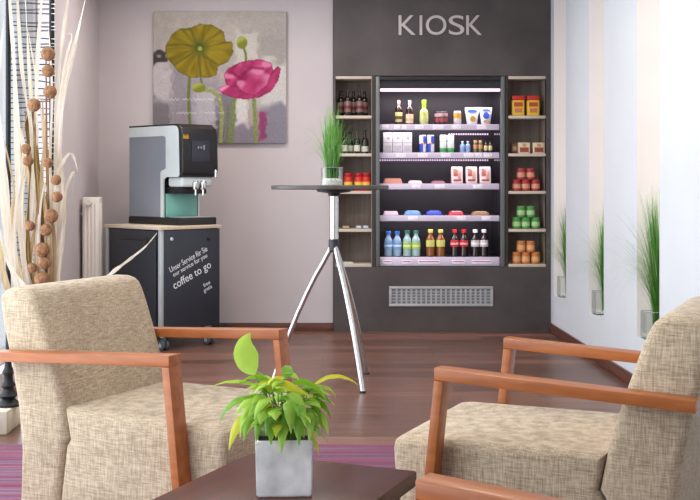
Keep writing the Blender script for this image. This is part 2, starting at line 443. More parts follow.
for (x0, x1) in (LN, RN):
    p = MB(); d = 0.29
    p.box((x0 - 0.004, KF + d, ZB), (x1 + 0.004, KF + d + 0.01, ZT), M['lining'])
    p.box((x0 - 0.004, KF + 0.041, ZB), (x0, KF + d, ZT), M['lining']); p.box((x1, KF + 0.005, ZB), (x1 + 0.004, KF + d, ZT), M['lining'])
    p.build('niche_lining', kio)
    for z in [ZT - 0.002] + SHZ + [ZB + 0.022]:
        MB().box((x0, KF + 0.006, z - 0.022), (x1, KF + d, z), M['shelf_edge'], 0.002).build('shelf', kio)

# the sign letters
sg = thing('kiosk_sign', 'pale metal letters reading KIOSK high on the dark wall unit', 'sign', (0, 0, 0))
x0 = (398.5 - VX) * KF / F; x1 = (481.5 - VX) * KF / F; zt = EYE + (VY - 15.5) * KF / F; zb = EYE + (VY - 35) * KF / F
adv = [('K', 0.0, 0.205), ('I', 0.253, 0.285), ('O', 0.33, 0.575), ('S', 0.605, 0.79), ('K', 0.815, 1.0)]
for ch, a, b in adv:
    text_mb(ch, (b - a) * (x1 - x0), zt - zb, M['letter'], 0.012, TR(x0 + a * (x1 - x0), KF, zb)).build('letter', sg)

# ventilation grille
vg = thing('vent_grille', 'long pale metal ventilation grille low on the dark wall unit', 'vent', (0, 0, 0))
vx0, vx1, vz0, vz1 = 0.504, 1.286, 0.190, 0.341
p = MB(); t = 0.02
p.box((vx0, KF - 0.012, vz0), (vx1, KF, vz0 + t), M['vent_frame'], 0.003); p.box((vx0, KF - 0.012, vz1 - t), (vx1, KF, vz1), M['vent_frame'], 0.003)
p.box((vx0, KF - 0.012, vz0 + t), (vx0 + t, KF, vz1 - t), M['vent_frame'], 0.003); p.box((vx1 - t, KF - 0.012, vz0 + t), (vx1, KF, vz1 - t), M['vent_frame'], 0.003)
p.build('frame', vg)
MB().box((vx0 + t, KF - 0.002, vz0 + t), (vx1 - t, KF - 0.0005, vz1 - t), M['vent_dark']).build('backing', vg)
p = MB(); n = 20
for i in range(1, n):
    x = vx0 + t + (vx1 - vx0 - 2 * t) * i / n
    p.box((x - 0.007, KF - 0.009, vz0 + t), (x + 0.007, KF - 0.002, vz1 - t), M['vent_frame'])
for i in range(1, 5):
    z = vz0 + t + (vz1 - vz0 - 2 * t) * i / 5
    p.box((vx0 + t, KF - 0.007, z - 0.003), (vx1 - t, KF - 0.002, z + 0.003), M['vent_frame'])
p.build('grating', vg)

# ------------------------------------------------------------------ refrigerated display
co = thing('display_cooler', 'open lit refrigerated display cooler with shelves of drinks and snacks', 'cooler', (0, 0, 0))
cx0, cx1 = CO[0] + 0.001, CO[1] - 0.001; ix0, ix1 = 0.4345, 1.349
CY = KF + 0.012; CBK = 9.17
for a, b in ((cx0, ix0), (ix1, cx1)): MB().box((a, CY, ZB + 0.002), (b, CY + 0.05, ZT - 0.002), M['cool_frame'], 0.003).build('door_frame', co)
p = MB()
p.box((ix0, CBK, ZB), (ix1, CBK + 0.02, ZT), M['cool_in']); p.box((ix0, CY, ZT - 0.03), (ix1, CBK, ZT - 0.005), M['cool_in'])
p.box((ix0, CY + 0.07, ZB), (ix1, CBK, ZB + 0.015), M['cool_in'])
p.box((ix0, CY + 0.032, ZT - 0.105), (ix1, CY + 0.05, ZT - 0.03), M['cool_in'])
p.build('inner_lining', co)
for a, b in ((ix0 - 0.008, ix0), (ix1, ix1 + 0.008)):
    MB().box((a, CY + 0.051, ZB), (b, CBK, ZT - 0.03), M['cool_mirror']).build('side_panel', co, 'dark reflective side panel')
zl = EYE + (VY - 90.5) * 8.72 / F
MB().box((ix0 + 0.004, CY + 0.004, zl - 0.012), (ix1 - 0.004, CY + 0.03, zl + 0.012), M['tube'], 0.006).build('lamp_tube', co, 'bright pinkish white lamp tube')
lb = (0.4017 + 0.06, CY - 0.002)
MB().box((at(384, 0, KF).x, CY + 0.015, ZT - 0.03), (at(394, 0, KF).x, CY + 0.02, ZT - 0.008), M['tag'], 0.001).build('badge', co, 'small pale badge')
SH = {'A': EYE + (VY - 124.2) * 8.72 / F, 'B': EYE + (VY - 152.5) * 8.72 / F, 'C': EYE + (VY - 183.6) * 8.72 / F, 'D': EYE + (VY - 215.4) * 8.72 / F}
TAGS = {'A': [(382, 389), (394, 400), (402, 407), (415, 424), (433, 444), (452, 461), (477, 487)], 'B': [(396, 406), (418, 428), (441, 451), (464, 474), (475, 482), (484, 492)],
        'C': [(412, 421), (435, 445), (473, 483)], 'D': [(408, 418), (457, 466), (482, 491)]}
for k, z in SH.items():
    s = MB().box((ix0 + 0.003, CY + 0.0735, z - 0.014), (ix1 - 0.003, 9.08, z), M['cool_in'], 0.002).build('shelf', co)
    MB().box((ix0 + 0.003, CY + 0.062, z - 0.044), (ix1 - 0.003, CY + 0.072, z), M['rail'], 0.003).build('price_rail', s, 'pale lilac price rail')
    for (a, b) in TAGS[k]:
        xa, xb = (a - VX) * 8.71 / F, (b - VX) * 8.71 / F
        MB().box((xa, CY + 0.058, z - 0.038), (xb, CY + 0.0622, z - 0.008), M['tag'], 0.001).build('price_tag', s)
    if k in 'AB':
        q = MB(); n = 46; zd = EYE + (VY - (134.2 if k == 'A' else 160.2)) * CBK / F
        for i in range(n):
            x = ix0 + 0.03 + (ix1 - ix0 - 0.06) * i / (n - 1)
            if k == 'A' and x < at(448, 0, CBK).x: continue
            q.box((x - 0.0055, CBK - 0.005, zd - 0.006), (x + 0.0055, CBK - 0.0005, zd + 0.006), M['led'])
        q.build('light_strip', co, 'row of small light dots along the back of the cooler')
ZE = EYE + (VY - 257) * 8.72 / F
s = MB().box((ix0 + 0.003, CY + 0.075, ZB + 0.016), (ix1 - 0.003, CBK - 0.03, ZE), M['cool_in'], 0.002).build('tray', co)
MB().box((ix0 + 0.003, CY + 0.05, ZB + 0.004), (ix1 - 0.003, CY + 0.072, ZE), M['rail'], 0.004).build('price_rail', s, 'deep pale pink front rail with red print')
for (a, b) in [(383, 392), (402, 412), (418, 440), (452, 465), (472, 492)]:
    xa, xb = (a - VX) * 8.71 / F, (b - VX) * 8.71 / F
    q = MB().box((xa, CY + 0.046, ZE - 0.052), (xb, CY + 0.0502, ZE - 0.024), M['tag'], 0.001)
    q.box((xa + 0.006, CY + 0.0445, ZE - 0.036), (xb - 0.006, CY + 0.0465, ZE - 0.030), M['tag_red'])
    q.build('price_tag', s)

# ------------------------------------------------------------------ products
def bottle(name, h, r, body, cap, label, lab=(0.2, 0.5), neck=0.34, capz=0.88, lab2=None, shoulder=0.62, belly=True, foil=None):
    o = bpy.data.objects.new(name, None); COL.objects.link(o)
    nr = r * neck
    prof = [(0, 0), (r * 0.9, 0.0), (r, 0.02 * h), (r, 0.3 * h)]
    if belly: prof += [(r * 0.94, 0.36 * h), (r, 0.44 * h)]
    prof += [(r, (shoulder - 0.02) * h), (r * 0.95, (shoulder + 0.03) * h), (r * 0.78, (shoulder + 0.09) * h), (max(nr * 1.2, r * 0.52), (shoulder + 0.14) * h), (nr, (shoulder + 0.19) * h), (nr, (capz - 0.005) * h), (nr, capz * h)]
    MB().lathe(prof, body, 16).build('body', o)
    MB().lathe([(nr * 1.02, capz * h - (0.14 * h if foil else 0)), (nr * 1.25, capz * h), (nr * 1.25, h * 0.985), (nr * 1.05, h)], cap, 14).build('cap', o)
    if label is not None:
        q = MB().lathe([(r * 1.02, lab[0] * h), (r * 1.025, lab[0] * h + 0.002), (r * 1.025, lab[1] * h), (r * 1.0, lab[1] * h + 0.001)], label, 18)
        if lab2 is not None:
            q.lathe([(r * 1.035, (lab[0] * 0.7 + lab[1] * 0.3) * h), (r * 1.04, (lab[0] * 0.68 + lab[1] * 0.32) * h), (r * 1.04, (lab[0] * 0.4 + lab[1] * 0.6) * h), (r * 1.02, (lab[0] * 0.38 + lab[1] * 0.62) * h)], lab2, 18)
        q.build('label', o)
    return o
def can(name, h, r, side, lid, bands=(), n=20, patch=None):
    o = bpy.data.objects.new(name, None); COL.objects.link(o)
    q = MB().lathe([(r * 0.84, 0), (r, 0.05 * h), (r, 0.93 * h), (r * 0.86, 0.985 * h)], side, n)
    for (a, b, m) in bands:
        q.lathe([(r * 1.0, a * h), (r * 1.015, a * h + 0.0005), (r * 1.015, b * h), (r * 1.0, b * h + 0.0005)], m, n)
    q.build('body', o)
    MB().lathe([(r * 0.87, 0.975 * h), (r * 0.9, h), (r * 0.8, h), (r * 0.78, 0.985 * h), (0, 0.985 * h)], lid, n).build('lid', o)
    return o
def quarter_can(name, h, r, m1, m2, emblem, dot):
    o = bpy.data.objects.new(name, None); COL.objects.link(o)
    q = MB(); n = 20
    for lvl, (a, b) in enumerate(((0.04, 0.5), (0.5, 0.94))):
        for k in range(n):
            a0, a1 = 2 * math.pi * k / n, 2 * math.pi * (k + 1) / n
            quad = int(((a0 + 0.01) / (math.pi / 2)) % 4)
            mm = m1 if (quad + lvl) % 2 == 0 else m2
            q.add([(r * math.cos(a0), r * math.sin(a0), a * h), (r * math.cos(a1), r * math.sin(a1), a * h), (r * math.cos(a1), r * math.sin(a1), b * h), (r * math.cos(a0), r * math.sin(a0), b * h)], [(0, 1, 2, 3)], mm, True)
    q.lathe([(r * 0.8, 0), (r, 0.04 * h)], m2, n); q.lathe([(r, 0.94 * h), (r * 0.84, 0.985 * h)], m2, n)
    q.build('body', o)
    e = MB()
    for s in (-1, 1):
        e.box((s * 0.004 - 0.004 + s * 0.005, -r - 0.002, 0.46 * h), (s * 0.004 + 0.004 + s * 0.005, -r + 0.004, 0.56 * h), emblem, 0.002)
    e.box((-0.005, -r - 0.001, 0.47 * h), (0.005, -r + 0.004, 0.57 * h), dot, 0.002)
    e.build('emblem', o)
    MB().lathe([(r * 0.85, 0.975 * h), (r * 0.88, h), (r * 0.78, h), (0, 0.985 * h)], M['alu'], n).build('lid', o)
    return o
def carton(name, wd, d, h, m, print_m=None, rects=(), part='print', bev=0.003):
    o = bpy.data.objects.new(name, None); COL.objects.link(o)
    MB().box((-wd / 2, -d / 2, 0), (wd / 2, d / 2, h), m, bev).build('body', o)
    for nm, pm, (a, b, c, e) in rects:
        MB().box((wd * (a - 0.5), -d / 2 - 0.0012, h * c), (wd * (b - 0.5), -d / 2 + 0.001, h * e), pm, 0.0).build(nm, o)
    return o
def pouch(name, wt, wb, d, h, m, spots):
    o = bpy.data.objects.new(name, None); COL.objects.link(o)
    rows = [(0, wb, d), (0.12, wb * 1.04, d), (0.45, (wt + wb) / 2, d * 0.8), (0.8, wt, d * 0.35), (0.93, wt, 0.006), (1.0, wt, 0.003)]
    vs, fs = [], []; n = 16
    for z, ww, dd in rows:
        for k in range(n):
            a = 2 * math.pi * k / n
            cx, sx = math.cos(a), math.sin(a)
            vs.append((ww / 2 * math.copysign(abs(cx) ** 0.6, cx), dd / 2 * math.copysign(abs(sx) ** 0.8, sx), z * h))
    for i in range(len(rows) - 1):
        for k in range(n):
            fs.append((i * n + k, i * n + (k + 1) % n, (i + 1) * n + (k + 1) % n, (i + 1) * n + k))
    fs.append(tuple(range(n - 1, -1, -1))); fs.append(tuple((len(rows) - 1) * n + k for k in range(n)))
    MB().add(vs, fs, m, True).build('bag', o)
    for nm, pm, cx, cz, rx, rz in spots:
        q = MB(); pts = [(0, 0)] + [(math.cos(2 * math.pi * k / 14), math.sin(2 * math.pi * k / 14)) for k in range(14)]
        def yy(z): return -d / 2 * (1.02 if z < 0.5 else max(0.1, 1.02 - (z - 0.45) * 1.75)) - 0.003
        q.add([(cx * wt + px * rx * wt, yy(cz + pz * rz), (cz + pz * rz) * h) for px, pz in pts], [(0, k + 1, (k + 1) % 14 + 1) for k in range(14)], pm, True)
        q.build(nm, o)
    return o
def flat_pack(name, wd, d, h, m, rects, puff=True):
    o = bpy.data.objects.new(name, None); COL.objects.link(o)
    nx, ny = 12, 8; vs, fs = [], []
    def zz(i, j):
        u, v = 2 * i / nx - 1, 2 * j / ny - 1
        return h * (1 - abs(u) ** 9) * (1 - abs(v) ** 5) if puff else h * (1 - abs(u) ** 12) * (1 - abs(v) ** 12)
    for i in range(nx + 1):
        for j in range(ny + 1):
            vs.append((wd * (i / nx - 0.5), d * (j / ny - 0.5), 0.001 + zz(i, j)))
    b = len(vs)
    for i in range(nx + 1):
        for j in range(ny + 1): vs.append((wd * (i / nx - 0.5), d * (j / ny - 0.5), 0))
    for i in range(nx):
        for j in range(ny):
            a = i * (ny + 1) + j
            fs.append((a, a + ny + 1, a + ny + 2, a + 1)); fs.append((b + a, b + a + 1, b + a + ny + 2, b + a + ny + 1))
    for i in range(nx):
        a = i * (ny + 1); fs.append((a, b + a, b + a + ny + 1, a + ny + 1)); a += ny; fs.append((a, a + ny + 1, b + a + ny + 1, b + a))
    for j in range(ny):
        fs.append((j, j + 1, b + j + 1, b + j)); a = nx * (ny + 1) + j; fs.append((a, b + a, b + a + 1, a + 1))
    MB().add(vs, fs, m, True).build('wrapper', o)
    for pm, u0, u1, v0, v1 in rects:
        q = MB(); k = 6; vs, fs = [], []
        for i in range(k + 1):
            for j in range(k + 1):
                u, v = u0 + (u1 - u0) * i / k, v0 + (v1 - v0) * j / k
                z = h * (1 - abs(2 * u - 1) ** 9) * (1 - abs(2 * v - 1) ** 5) if puff else h
                vs.append((wd * (u - 0.5), d * (v - 0.5), 0.0025 + z))
        for i in range(k):
            for j in range(k): fs.append((i * (k + 1) + j, (i + 1) * (k + 1) + j, (i + 1) * (k + 1) + j + 1, i * (k + 1) + j + 1))
        q.add(vs, fs, pm, True).build('print', o)
    return o
def put(o, x, z, Y, label, cat, group=None, rz=0.0):
    o.location = ((x - VX) * Y / F, Y, z + 0.001); o.rotation_euler = (0, 0, rz)
    return tag(o, label, cat, group)
def row(proto, spots, z, cat, group):
    """spots: (pixel column, distance, label); the first takes the prototype itself, the others are copies"""
    for i, s in enumerate(spots):
        x, Y, lab = s[:3]; dz = s[3] if len(s) > 3 else 0.0
        if i == 0: put(proto, x, z + dz, Y, lab, cat, group)
        else: dup(proto, ((x - VX) * Y / F, Y, z + dz * 1.012 + 0.001), s[4] if len(s) > 4 else 0.0, lab, group)

dark_glass = noise_mat('dark_bottle_glass', (26, 16, 14), 0.08, c2=(18, 11, 10), coat=0.3)
green_glass = noise_mat('green_bottle_glass', (22, 34, 24), 0.08, c2=(16, 26, 18), coat=0.3)
brown_glass = noise_mat('brown_bottle_glass', (52, 26, 12), 0.08, c2=(40, 20, 10), coat=0.3)
pale_glass = noise_mat('pale_green_bottle', (186, 200, 120), 0.1, c2=(160, 178, 96), coat=0.3)
water = noise_mat('water_bottle_plastic', (178, 206, 232), 0.08, c2=(150, 186, 220), trans=0.35)
water_g = noise_mat('water_bottle_plastic_green', (188, 216, 214), 0.08, c2=(160, 198, 196), trans=0.35)
amber = noise_mat('amber_drink_bottle', (150, 92, 30), 0.08, c2=(128, 72, 22), trans=0.2)
cola = noise_mat('cola_bottle', (40, 22, 20), 0.06, c2=(30, 16, 14), coat=0.4)

S1, S2, S3, S4 = SHZ; SB = ZB + 0.022
# left niche
Yf, Ym, Yb = 8.73, 8.77, 8.82
redlab = P((124, 96, 92)); rd2 = P((104, 34, 36))
b = bottle('beer_bottle', 0.193, 0.0265, dark_glass, P((34, 24, 22)), redlab, (0.14, 0.56), lab2=rd2, belly=False)
row(b, [(340.6, 8.80, 'dark beer bottle at the left end of the top left niche row'),
        (347.8, 8.71, 'dark beer bottle with red pale label, front left on the top left niche shelf'),
        (353.6, 8.80, 'dark beer bottle at the back centre of the top left niche row'),
        (359.6, 8.71, 'dark beer bottle with red pale label, front right on the top left niche shelf'),
        (364.6, 8.80, 'dark beer bottle at the right end of the top left niche row')], S1, 'bottle', 'beer bottles in the left niche')
b = bottle('wine_bottle', 0.172, 0.024, green_glass, P((40, 60, 44)), P((210, 206, 196)), (0.10, 0.36), belly=False, neck=0.36, shoulder=0.52)
row(b, [(344.4, 8.74, 'green wine bottle leftmost on the second shelf of the left niche'),
        (350.2, 8.80, 'green wine bottle standing back behind the others on the second left shelf'),
        (357.0, 8.73, 'green wine bottle with white label, middle front of the second left shelf')], S2, 'bottle', 'wine bottles in the left niche')
b = bottle('wine_bottle', 0.178, 0.027, dark_glass, P((26, 22, 22)), P((196, 190, 184)), (0.08, 0.30), belly=False, neck=0.36, shoulder=0.52)
put(b, 365.0, S2, 8.73, 'near black wine bottle at the right end of the second left shelf', 'bottle', 'wine bottles in the left niche')
def jar(name, k=1.55):
    o = bpy.data.objects.new(name, None); COL.objects.link(o)
    r = 0.032
    MB().lathe([(r * 0.9, 0), (r, 0.005), (r, 0.10), (r * 0.9, 0.108)], P((206, 44, 36)), 18).build('body', o)
    MB().lathe([(r * 1.01, 0.012), (r * 1.03, 0.0125), (r * 1.03, 0.068), (r * 1.01, 0.0685)], P((236, 190, 56)), 18).build('label', o)
    MB().lathe([(r, 0.108), (r * 1.04, 0.110), (r * 1.04, 0.132), (r * 0.95, 0.136)], P((170, 26, 30)), 18).build('lid', o)
    return o
row(jar('snack_jar'), [(348.2, 8.72, 'red and yellow jar beside the gravel glass, leftmost on its shelf'),
                  (358.6, 8.72, 'red and yellow jar in the middle of the third left shelf'),
                  (366.2, 8.72, 'red and yellow jar at the right end of the third left shelf')], S3, 'jar', 'red jars in the left niche')
put(carton('snack_bar', 0.055, 0.04, 0.024, P((132, 104, 84)), rects=[('print', P((190, 160, 130)), (0.1, 0.9, 0.25, 0.7))]), 346, S4, 8.72, 'small brown snack box on the fourth shelf of the left niche', 'box', None)
row(carton('candy_box', 0.042, 0.05, 0.024, P((150, 160, 174)), rects=[('print', P((210, 214, 220)), (0.1, 0.9, 0.3, 0.8))]),
    [(358.6, 8.72, 'small grey blue box, left of the pair on the fourth left shelf'), (365.6, 8.72, 'small grey blue box, right of the pair on the fourth left shelf')], S4, 'box', 'grey boxes in the left niche')
put(flat_pack('paper_packet', 0.085, 0.07, 0.012, P((204, 210, 204)), [(P((150, 176, 160)), 0.2, 0.8, 0.2, 0.8)]), 348, SB, 8.72, 'flat pale packet lying on the bottom shelf of the left niche', 'packet')
# right niche
def tin():
    o = bpy.data.objects.new('coffee_tin', None); COL.objects.link(o)
    wd = 0.092; h = 0.118
    MB().box((-wd / 2, -0.035, 0), (wd / 2, 0.035, h), P((232, 190, 40)), 0.006).build('body', o)
    MB().box((-wd / 2 - 0.002, -0.037, h), (wd / 2 + 0.002, 0.037, h + 0.034), P((196, 38, 36)), 0.008).build('lid', o)
    q = MB().box((-wd * 0.36, -0.0365, h * 0.58), (wd * 0.36, -0.034, h * 0.86), P((186, 70, 44)))
    q.box((-wd * 0.30, -0.0365, h * 0.2), (wd * 0.30, -0.034, h * 0.48), P((196, 118, 92)))
    q.build('label', o)
    return o
row(tin(), [(517.6, 8.72, 'yellow tin with red lid, left one on the top right niche shelf'), (532.6, 8.72, 'yellow tin with red lid, right one on the top right niche shelf')], S1, 'tin', 'yellow tins in the right niche')
c = carton('tea_carton', 0.088, 0.06, 0.082, P((222, 206, 176)), rects=[('print', P((150, 70, 52)), (0.12, 0.88, 0.12, 0.55)), ('emblem', P((196, 150, 110)), (0.35, 0.65, 0.6, 0.9))])
row(c, [(523.6, 8.72, 'cream carton with brown print, middle of the row on the right niche'), (538.2, 8.72, 'cream carton with brown print, right end of the row on the right niche')], S2, 'carton', 'cream cartons in the right niche')
put(carton('tea_carton', 0.048, 0.06, 0.078, P((120, 76, 62)), rects=[('print', P((190, 160, 130)), (0.2, 0.8, 0.3, 0.7))]), 514.0, S2, 8.76, 'narrow dark brown carton left of the cream cartons', 'carton', 'cream cartons in the right niche')
def stack(z, body, band, lid, colour, what):
    h = 0.0845; r = 0.033
    o = can('food_can', h, r, body, lid, [(0.22, 0.62, band)])
    row(o, [(516.4, 8.72, f'{colour} can, bottom left of the {what} pyramid'), (525.6, 8.72, f'{colour} can, bottom middle of the {what} pyramid'),
            (535.6, 8.72, f'{colour} can, bottom right of the {what} pyramid'), (521.0, 8.72, f'{colour} can, top left of the {what} pyramid', h),
            (530.6, 8.72, f'{colour} can, top right of the {what} pyramid', h)], z, 'can', f'{colour} cans in the right niche')
stack(S3, P((170, 44, 50)), P((214, 150, 120)), P((200, 150, 140)), 'red', 'red can')
stack(S4, P((70, 150, 70)), P((170, 206, 140)), P((170, 196, 160)), 'green', 'green can')
stack(SB, P((204, 120, 58)), P((226, 170, 116)), P((226, 200, 170)), 'orange', 'orange can')
# cooler, top row
z = SH['A']; Y = 8.80
b = bottle('wine_bottle', 0.185, 0.0275, brown_glass, P((170, 150, 140)), P((206, 188, 120)), (0.1, 0.5), belly=False, lab2=P((90, 70, 40)), foil=True)
put(b, 398.8, z, Y, 'brown bottle with gold label, leftmost on the top cooler shelf', 'bottle', 'bottles on the top cooler shelf')
b = bottle('wine_bottle', 0.185, 0.0285, brown_glass, P((206, 176, 176)), P((232, 206, 176)), (0.05, 0.42), belly=False, lab2=P((206, 176, 120)), foil=True)
put(b, 409.6, z, Y, 'brown bottle with cream label and pink foil neck, top cooler shelf', 'bottle', 'bottles on the top cooler shelf')
b = bottle('sparkling_bottle', 0.188, 0.0325, pale_glass, P((150, 220, 40)), P((196, 204, 130)), (0.1, 0.36), belly=False, neck=0.42, shoulder=0.5, capz=0.80, foil=True)
put(b, 424.0, z, Y, 'pale green bottle with lime green foil neck on the top cooler shelf', 'bottle', 'bottles on the top cooler shelf')
c = can('drink_can', 0.100, 0.034, P((52, 26, 30)), M['alu'], [(0.18, 0.5, P((140, 60, 60))), (0.6, 0.85, P((176, 150, 150)))])
row(c, [(438.6, 8.84, 'dark red can behind, left of the dark pair on the top cooler shelf'), (443.2, 8.79, 'dark red can in front, right of the dark pair on the top cooler shelf')], z, 'can', 'dark cans in the cooler')
put(can('drink_can', 0.104, 0.029, P((210, 204, 200)), M['alu'], [(0.45, 0.82, P((214, 160, 60)))]), 457.4, z, Y, 'silver and gold can in the middle of the top cooler shelf', 'can')
blue = P((40, 78, 176)); white = P((226, 230, 240))
put(pouch('snack_pouch', 0.108, 0.078, 0.05, 0.132, white, [('print', blue, 0, 0.78, 0.36, 0.10), ('print', P((214, 150, 50)), 0.02, 0.32, 0.2, 0.18)]), 472.0, z, Y, 'white snack pouch with blue and orange print on the top cooler shelf', 'pouch', 'pouches in the cooler')
put(pouch('snack_pouch', 0.098, 0.07, 0.05, 0.132, white, [('print', blue, 0, 0.52, 0.26, 0.2), ('print', P((50, 90, 190)), 0, 0.84, 0.34, 0.06), ('print', P((214, 160, 120)), 0, 0.16, 0.24, 0.1)]), 485.8, z, Y, 'white pouch with large blue patch, right end of the top cooler shelf', 'pouch', 'pouches in the cooler')
# second row
z = SH['B']
c = carton('milk_carton', 0.071, 0.07, 0.152, P((226, 222, 226)), rects=[('fold_line', P((150, 142, 150)), (0.02, 0.98, 0.50, 0.515)), ('emblem', P((170, 160, 176)), (0.4, 0.7, 0.68, 0.78)), ('print', P((190, 184, 194)), (0.15, 0.85, 0.1, 0.35))])
row(c, [(387.6, Y, 'white carton, left of the three on the second cooler shelf'), (397.4, Y, 'white carton, middle of the three on the second cooler shelf'), (407.0, Y, 'white carton, right of the three on the second cooler shelf')], z, 'carton', 'white cartons in the cooler')
c = quarter_can('energy_drink_can', 0.135, 0.0275, P((34, 70, 176)), P((214, 216, 226)), P((200, 40, 48)), P((232, 190, 60)))
row(c, [(422.8, Y, 'blue and silver can, left of the pair on the second cooler shelf'), (430.6, Y, 'blue and silver can, right of the pair on the second cooler shelf')], z, 'can', 'blue cans in the cooler')
c = can('soda_can', 0.137, 0.0265, P((222, 230, 224)), M['alu'], [(0.04, 0.24, P((70, 160, 84))), (0.62, 0.66, P((90, 170, 100)))])
row(c, [(443.2, Y, 'white and green can, left of the pair on the second cooler shelf'), (450.6, Y, 'white and green can, right of the pair on the second cooler shelf')], z, 'can', 'green cans in the cooler')
b = bottle('small_water_bottle', 0.088, 0.019, water, P((210, 220, 240)), P((120, 150, 206)), (0.25, 0.5), neck=0.36)
row(b, [(462.4, Y, 'tiny clear bottle, left of the pair on the second cooler shelf'), (467.8, Y, 'tiny clear bottle, right of the pair on the second cooler shelf')], z, 'bottle', 'tiny clear bottles in the cooler')
b = bottle('drink_shot', 0.094, 0.016, P((96, 110, 60), 0.15), P((206, 150, 110)), P((190, 130, 90)), (0.3, 0.62), neck=0.7, shoulder=0.66, capz=0.82)
row(b, [(475.4, Y, 'tiny bottle with orange cap, left of the capped pair, second cooler shelf'), (480.4, Y, 'tiny bottle with orange cap, right of the capped pair, second cooler shelf')], z, 'bottle', 'tiny orange capped bottles')
b = bottle('spirit_miniature', 0.086, 0.015, P((60, 50, 34), 0.12), P((60, 52, 40)), P((206, 190, 140)), (0.2, 0.6), neck=0.45, shoulder=0.7)
row(b, [(485.8, Y, 'tiny dark bottle with tan label, left of the pair at the shelf end'), (490.4, Y, 'tiny dark bottle with tan label, right of the pair at the shelf end')], z, 'bottle', 'tiny dark bottles')
# third row
z = SH['C']
put(flat_pack('flat_snack_tray', 0.146, 0.12, 0.040, P((206, 140, 120)), [(P((240, 214, 206)), 0.08, 0.92, 0.1, 0.9)], False), 392.6, z, Y, 'pink and tan flat tray at the left of the third cooler shelf', 'packet', 'flat packets on the third cooler shelf')
put(flat_pack('flat_snack_tray', 0.108, 0.10, 0.022, P((232, 206, 206)), [(P((196, 110, 100)), 0.15, 0.85, 0.2, 0.8)]), 415.0, z, Y, 'pale pink thin packet, second on the third cooler shelf', 'packet', 'flat packets on the third cooler shelf')
put(flat_pack('flat_snack_tray', 0.110, 0.10, 0.018, P((150, 96, 110)), [(P((214, 170, 176)), 0.15, 0.85, 0.2, 0.8)]), 438.0, z, Y, 'dark pink thin packet in the middle of the third cooler shelf', 'packet', 'flat packets on the third cooler shelf')
def sandwich():
    o = bpy.data.objects.new('sandwich_pack', None); COL.objects.link(o)
    wd, h = 0.084, 0.128
    q = MB()
    q.prism([(-0.035, 0), (0.035, 0), (0.03, h * 0.86), (0.0, h), (-0.022, h * 0.9)], -wd / 2, wd / 2, P((236, 214, 214)), 0.004, 2)
    q.build('wrapper', o)
    q = MB()
    for i, (cx, cz, sx, sz, c) in enumerate([(-0.012, 0.62, 0.42, 0.4, (206, 120, 104)), (0.016, 0.5, 0.3, 0.5, (226, 170, 150)), (0.0, 0.2, 0.7, 0.12, (186, 84, 84)), (-0.02, 0.86, 0.3, 0.05, (150, 90, 90))]):
        yo = -0.0362 + 0.013 * cz
        q.box((cx - wd * sx / 2, -0.039 + 0.0148 * cz, h * (cz - sz / 2)), (cx + wd * sx / 2, yo + 0.004, h * (cz + sz / 2)), P(c), 0.003)
    q.build('print', o)
    return o
row(sandwich(), [(456.8, Y, 'pink and white sandwich pack, left of three on the third cooler shelf'), (471.2, Y, 'pink and white sandwich pack, middle of three on the third cooler shelf'), (484.8, Y, 'pink and white sandwich pack, right of three on the third cooler shelf')], z, 'sandwich', 'sandwich packs in the cooler')
# fourth row
z = SH['D']
for x, wd, c, c2, lab, h, pf in [(390.6, 0.118, (226, 204, 216), (176, 130, 150), 'white and pink flat pack at the left of the fourth cooler shelf', 0.030, False),
                          (412.4, 0.130, (96, 150, 206), (170, 200, 230), 'light blue packet, second on the fourth cooler shelf', 0.031, True),
                          (433.8, 0.126, (44, 70, 190), (110, 130, 220), 'deep blue packet in the middle of the fourth cooler shelf', 0.031, True),
                          (455.8, 0.118, (206, 44, 60), (236, 190, 196), 'red packet on the fourth cooler shelf', 0.029, True),
                          (480.2, 0.140, (150, 112, 70), (206, 176, 120), 'brown gold packet at the right of the fourth cooler shelf', 0.026, True)]:
    put(flat_pack('chocolate_packet', wd, 0.11, h, P(c), [(P(c2), 0.22, 0.8, 0.15, 0.62)], pf), x, z, Y, lab, 'packet', 'packets on the fourth cooler shelf')
# bottom row
z = ZE; hb = 0.205
b = bottle('water_bottle', 0.192, 0.0325, water, P((44, 110, 190)), P((120, 170, 220)), (0.30, 0.56), lab2=P((206, 226, 240)), neck=0.5)
row(b, [(388.4, Y, 'water bottle with blue cap, left of the blue pair on the bottom cooler shelf'), (397.2, Y, 'water bottle with blue cap, right of the blue pair on the bottom cooler shelf')], z, 'bottle', 'blue capped water bottles')
b = bottle('water_bottle', 0.197, 0.0325, water_g, P((44, 110, 84)), P((170, 200, 90)), (0.28, 0.54), lab2=P((206, 220, 150)), neck=0.5)
row(b, [(407.2, Y, 'water bottle with dark green cap, left of the green labelled pair'), (416.0, Y, 'water bottle with dark green cap, right of the green labelled pair')], z, 'bottle', 'green capped water bottles')
b = bottle('apple_drink_bottle', hb, 0.0325, amber, P((196, 196, 90)), P((206, 206, 110)), (0.36, 0.60), neck=0.48)
row(b, [(430.4, Y, 'amber drink bottle with pale green label, left of its pair'), (440.6, Y, 'amber drink bottle with pale green label, right of its pair')], z, 'bottle', 'amber drink bottles')
b = bottle('cola_bottle', hb, 0.031, cola, P((206, 34, 40)), P((196, 36, 44)), (0.36, 0.60), lab2=P((226, 160, 160)), neck=0.46)
row(b, [(454.6, Y, 'cola bottle with red cap and label, left of its pair'), (463.8, Y, 'cola bottle with red cap and label, right of its pair')], z, 'bottle', 'red cola bottles')
b = bottle('cola_bottle', hb, 0.031, cola, P((224, 220, 226)), P((200, 196, 196)), (0.36, 0.60), lab2=P((232, 226, 226)), neck=0.46)
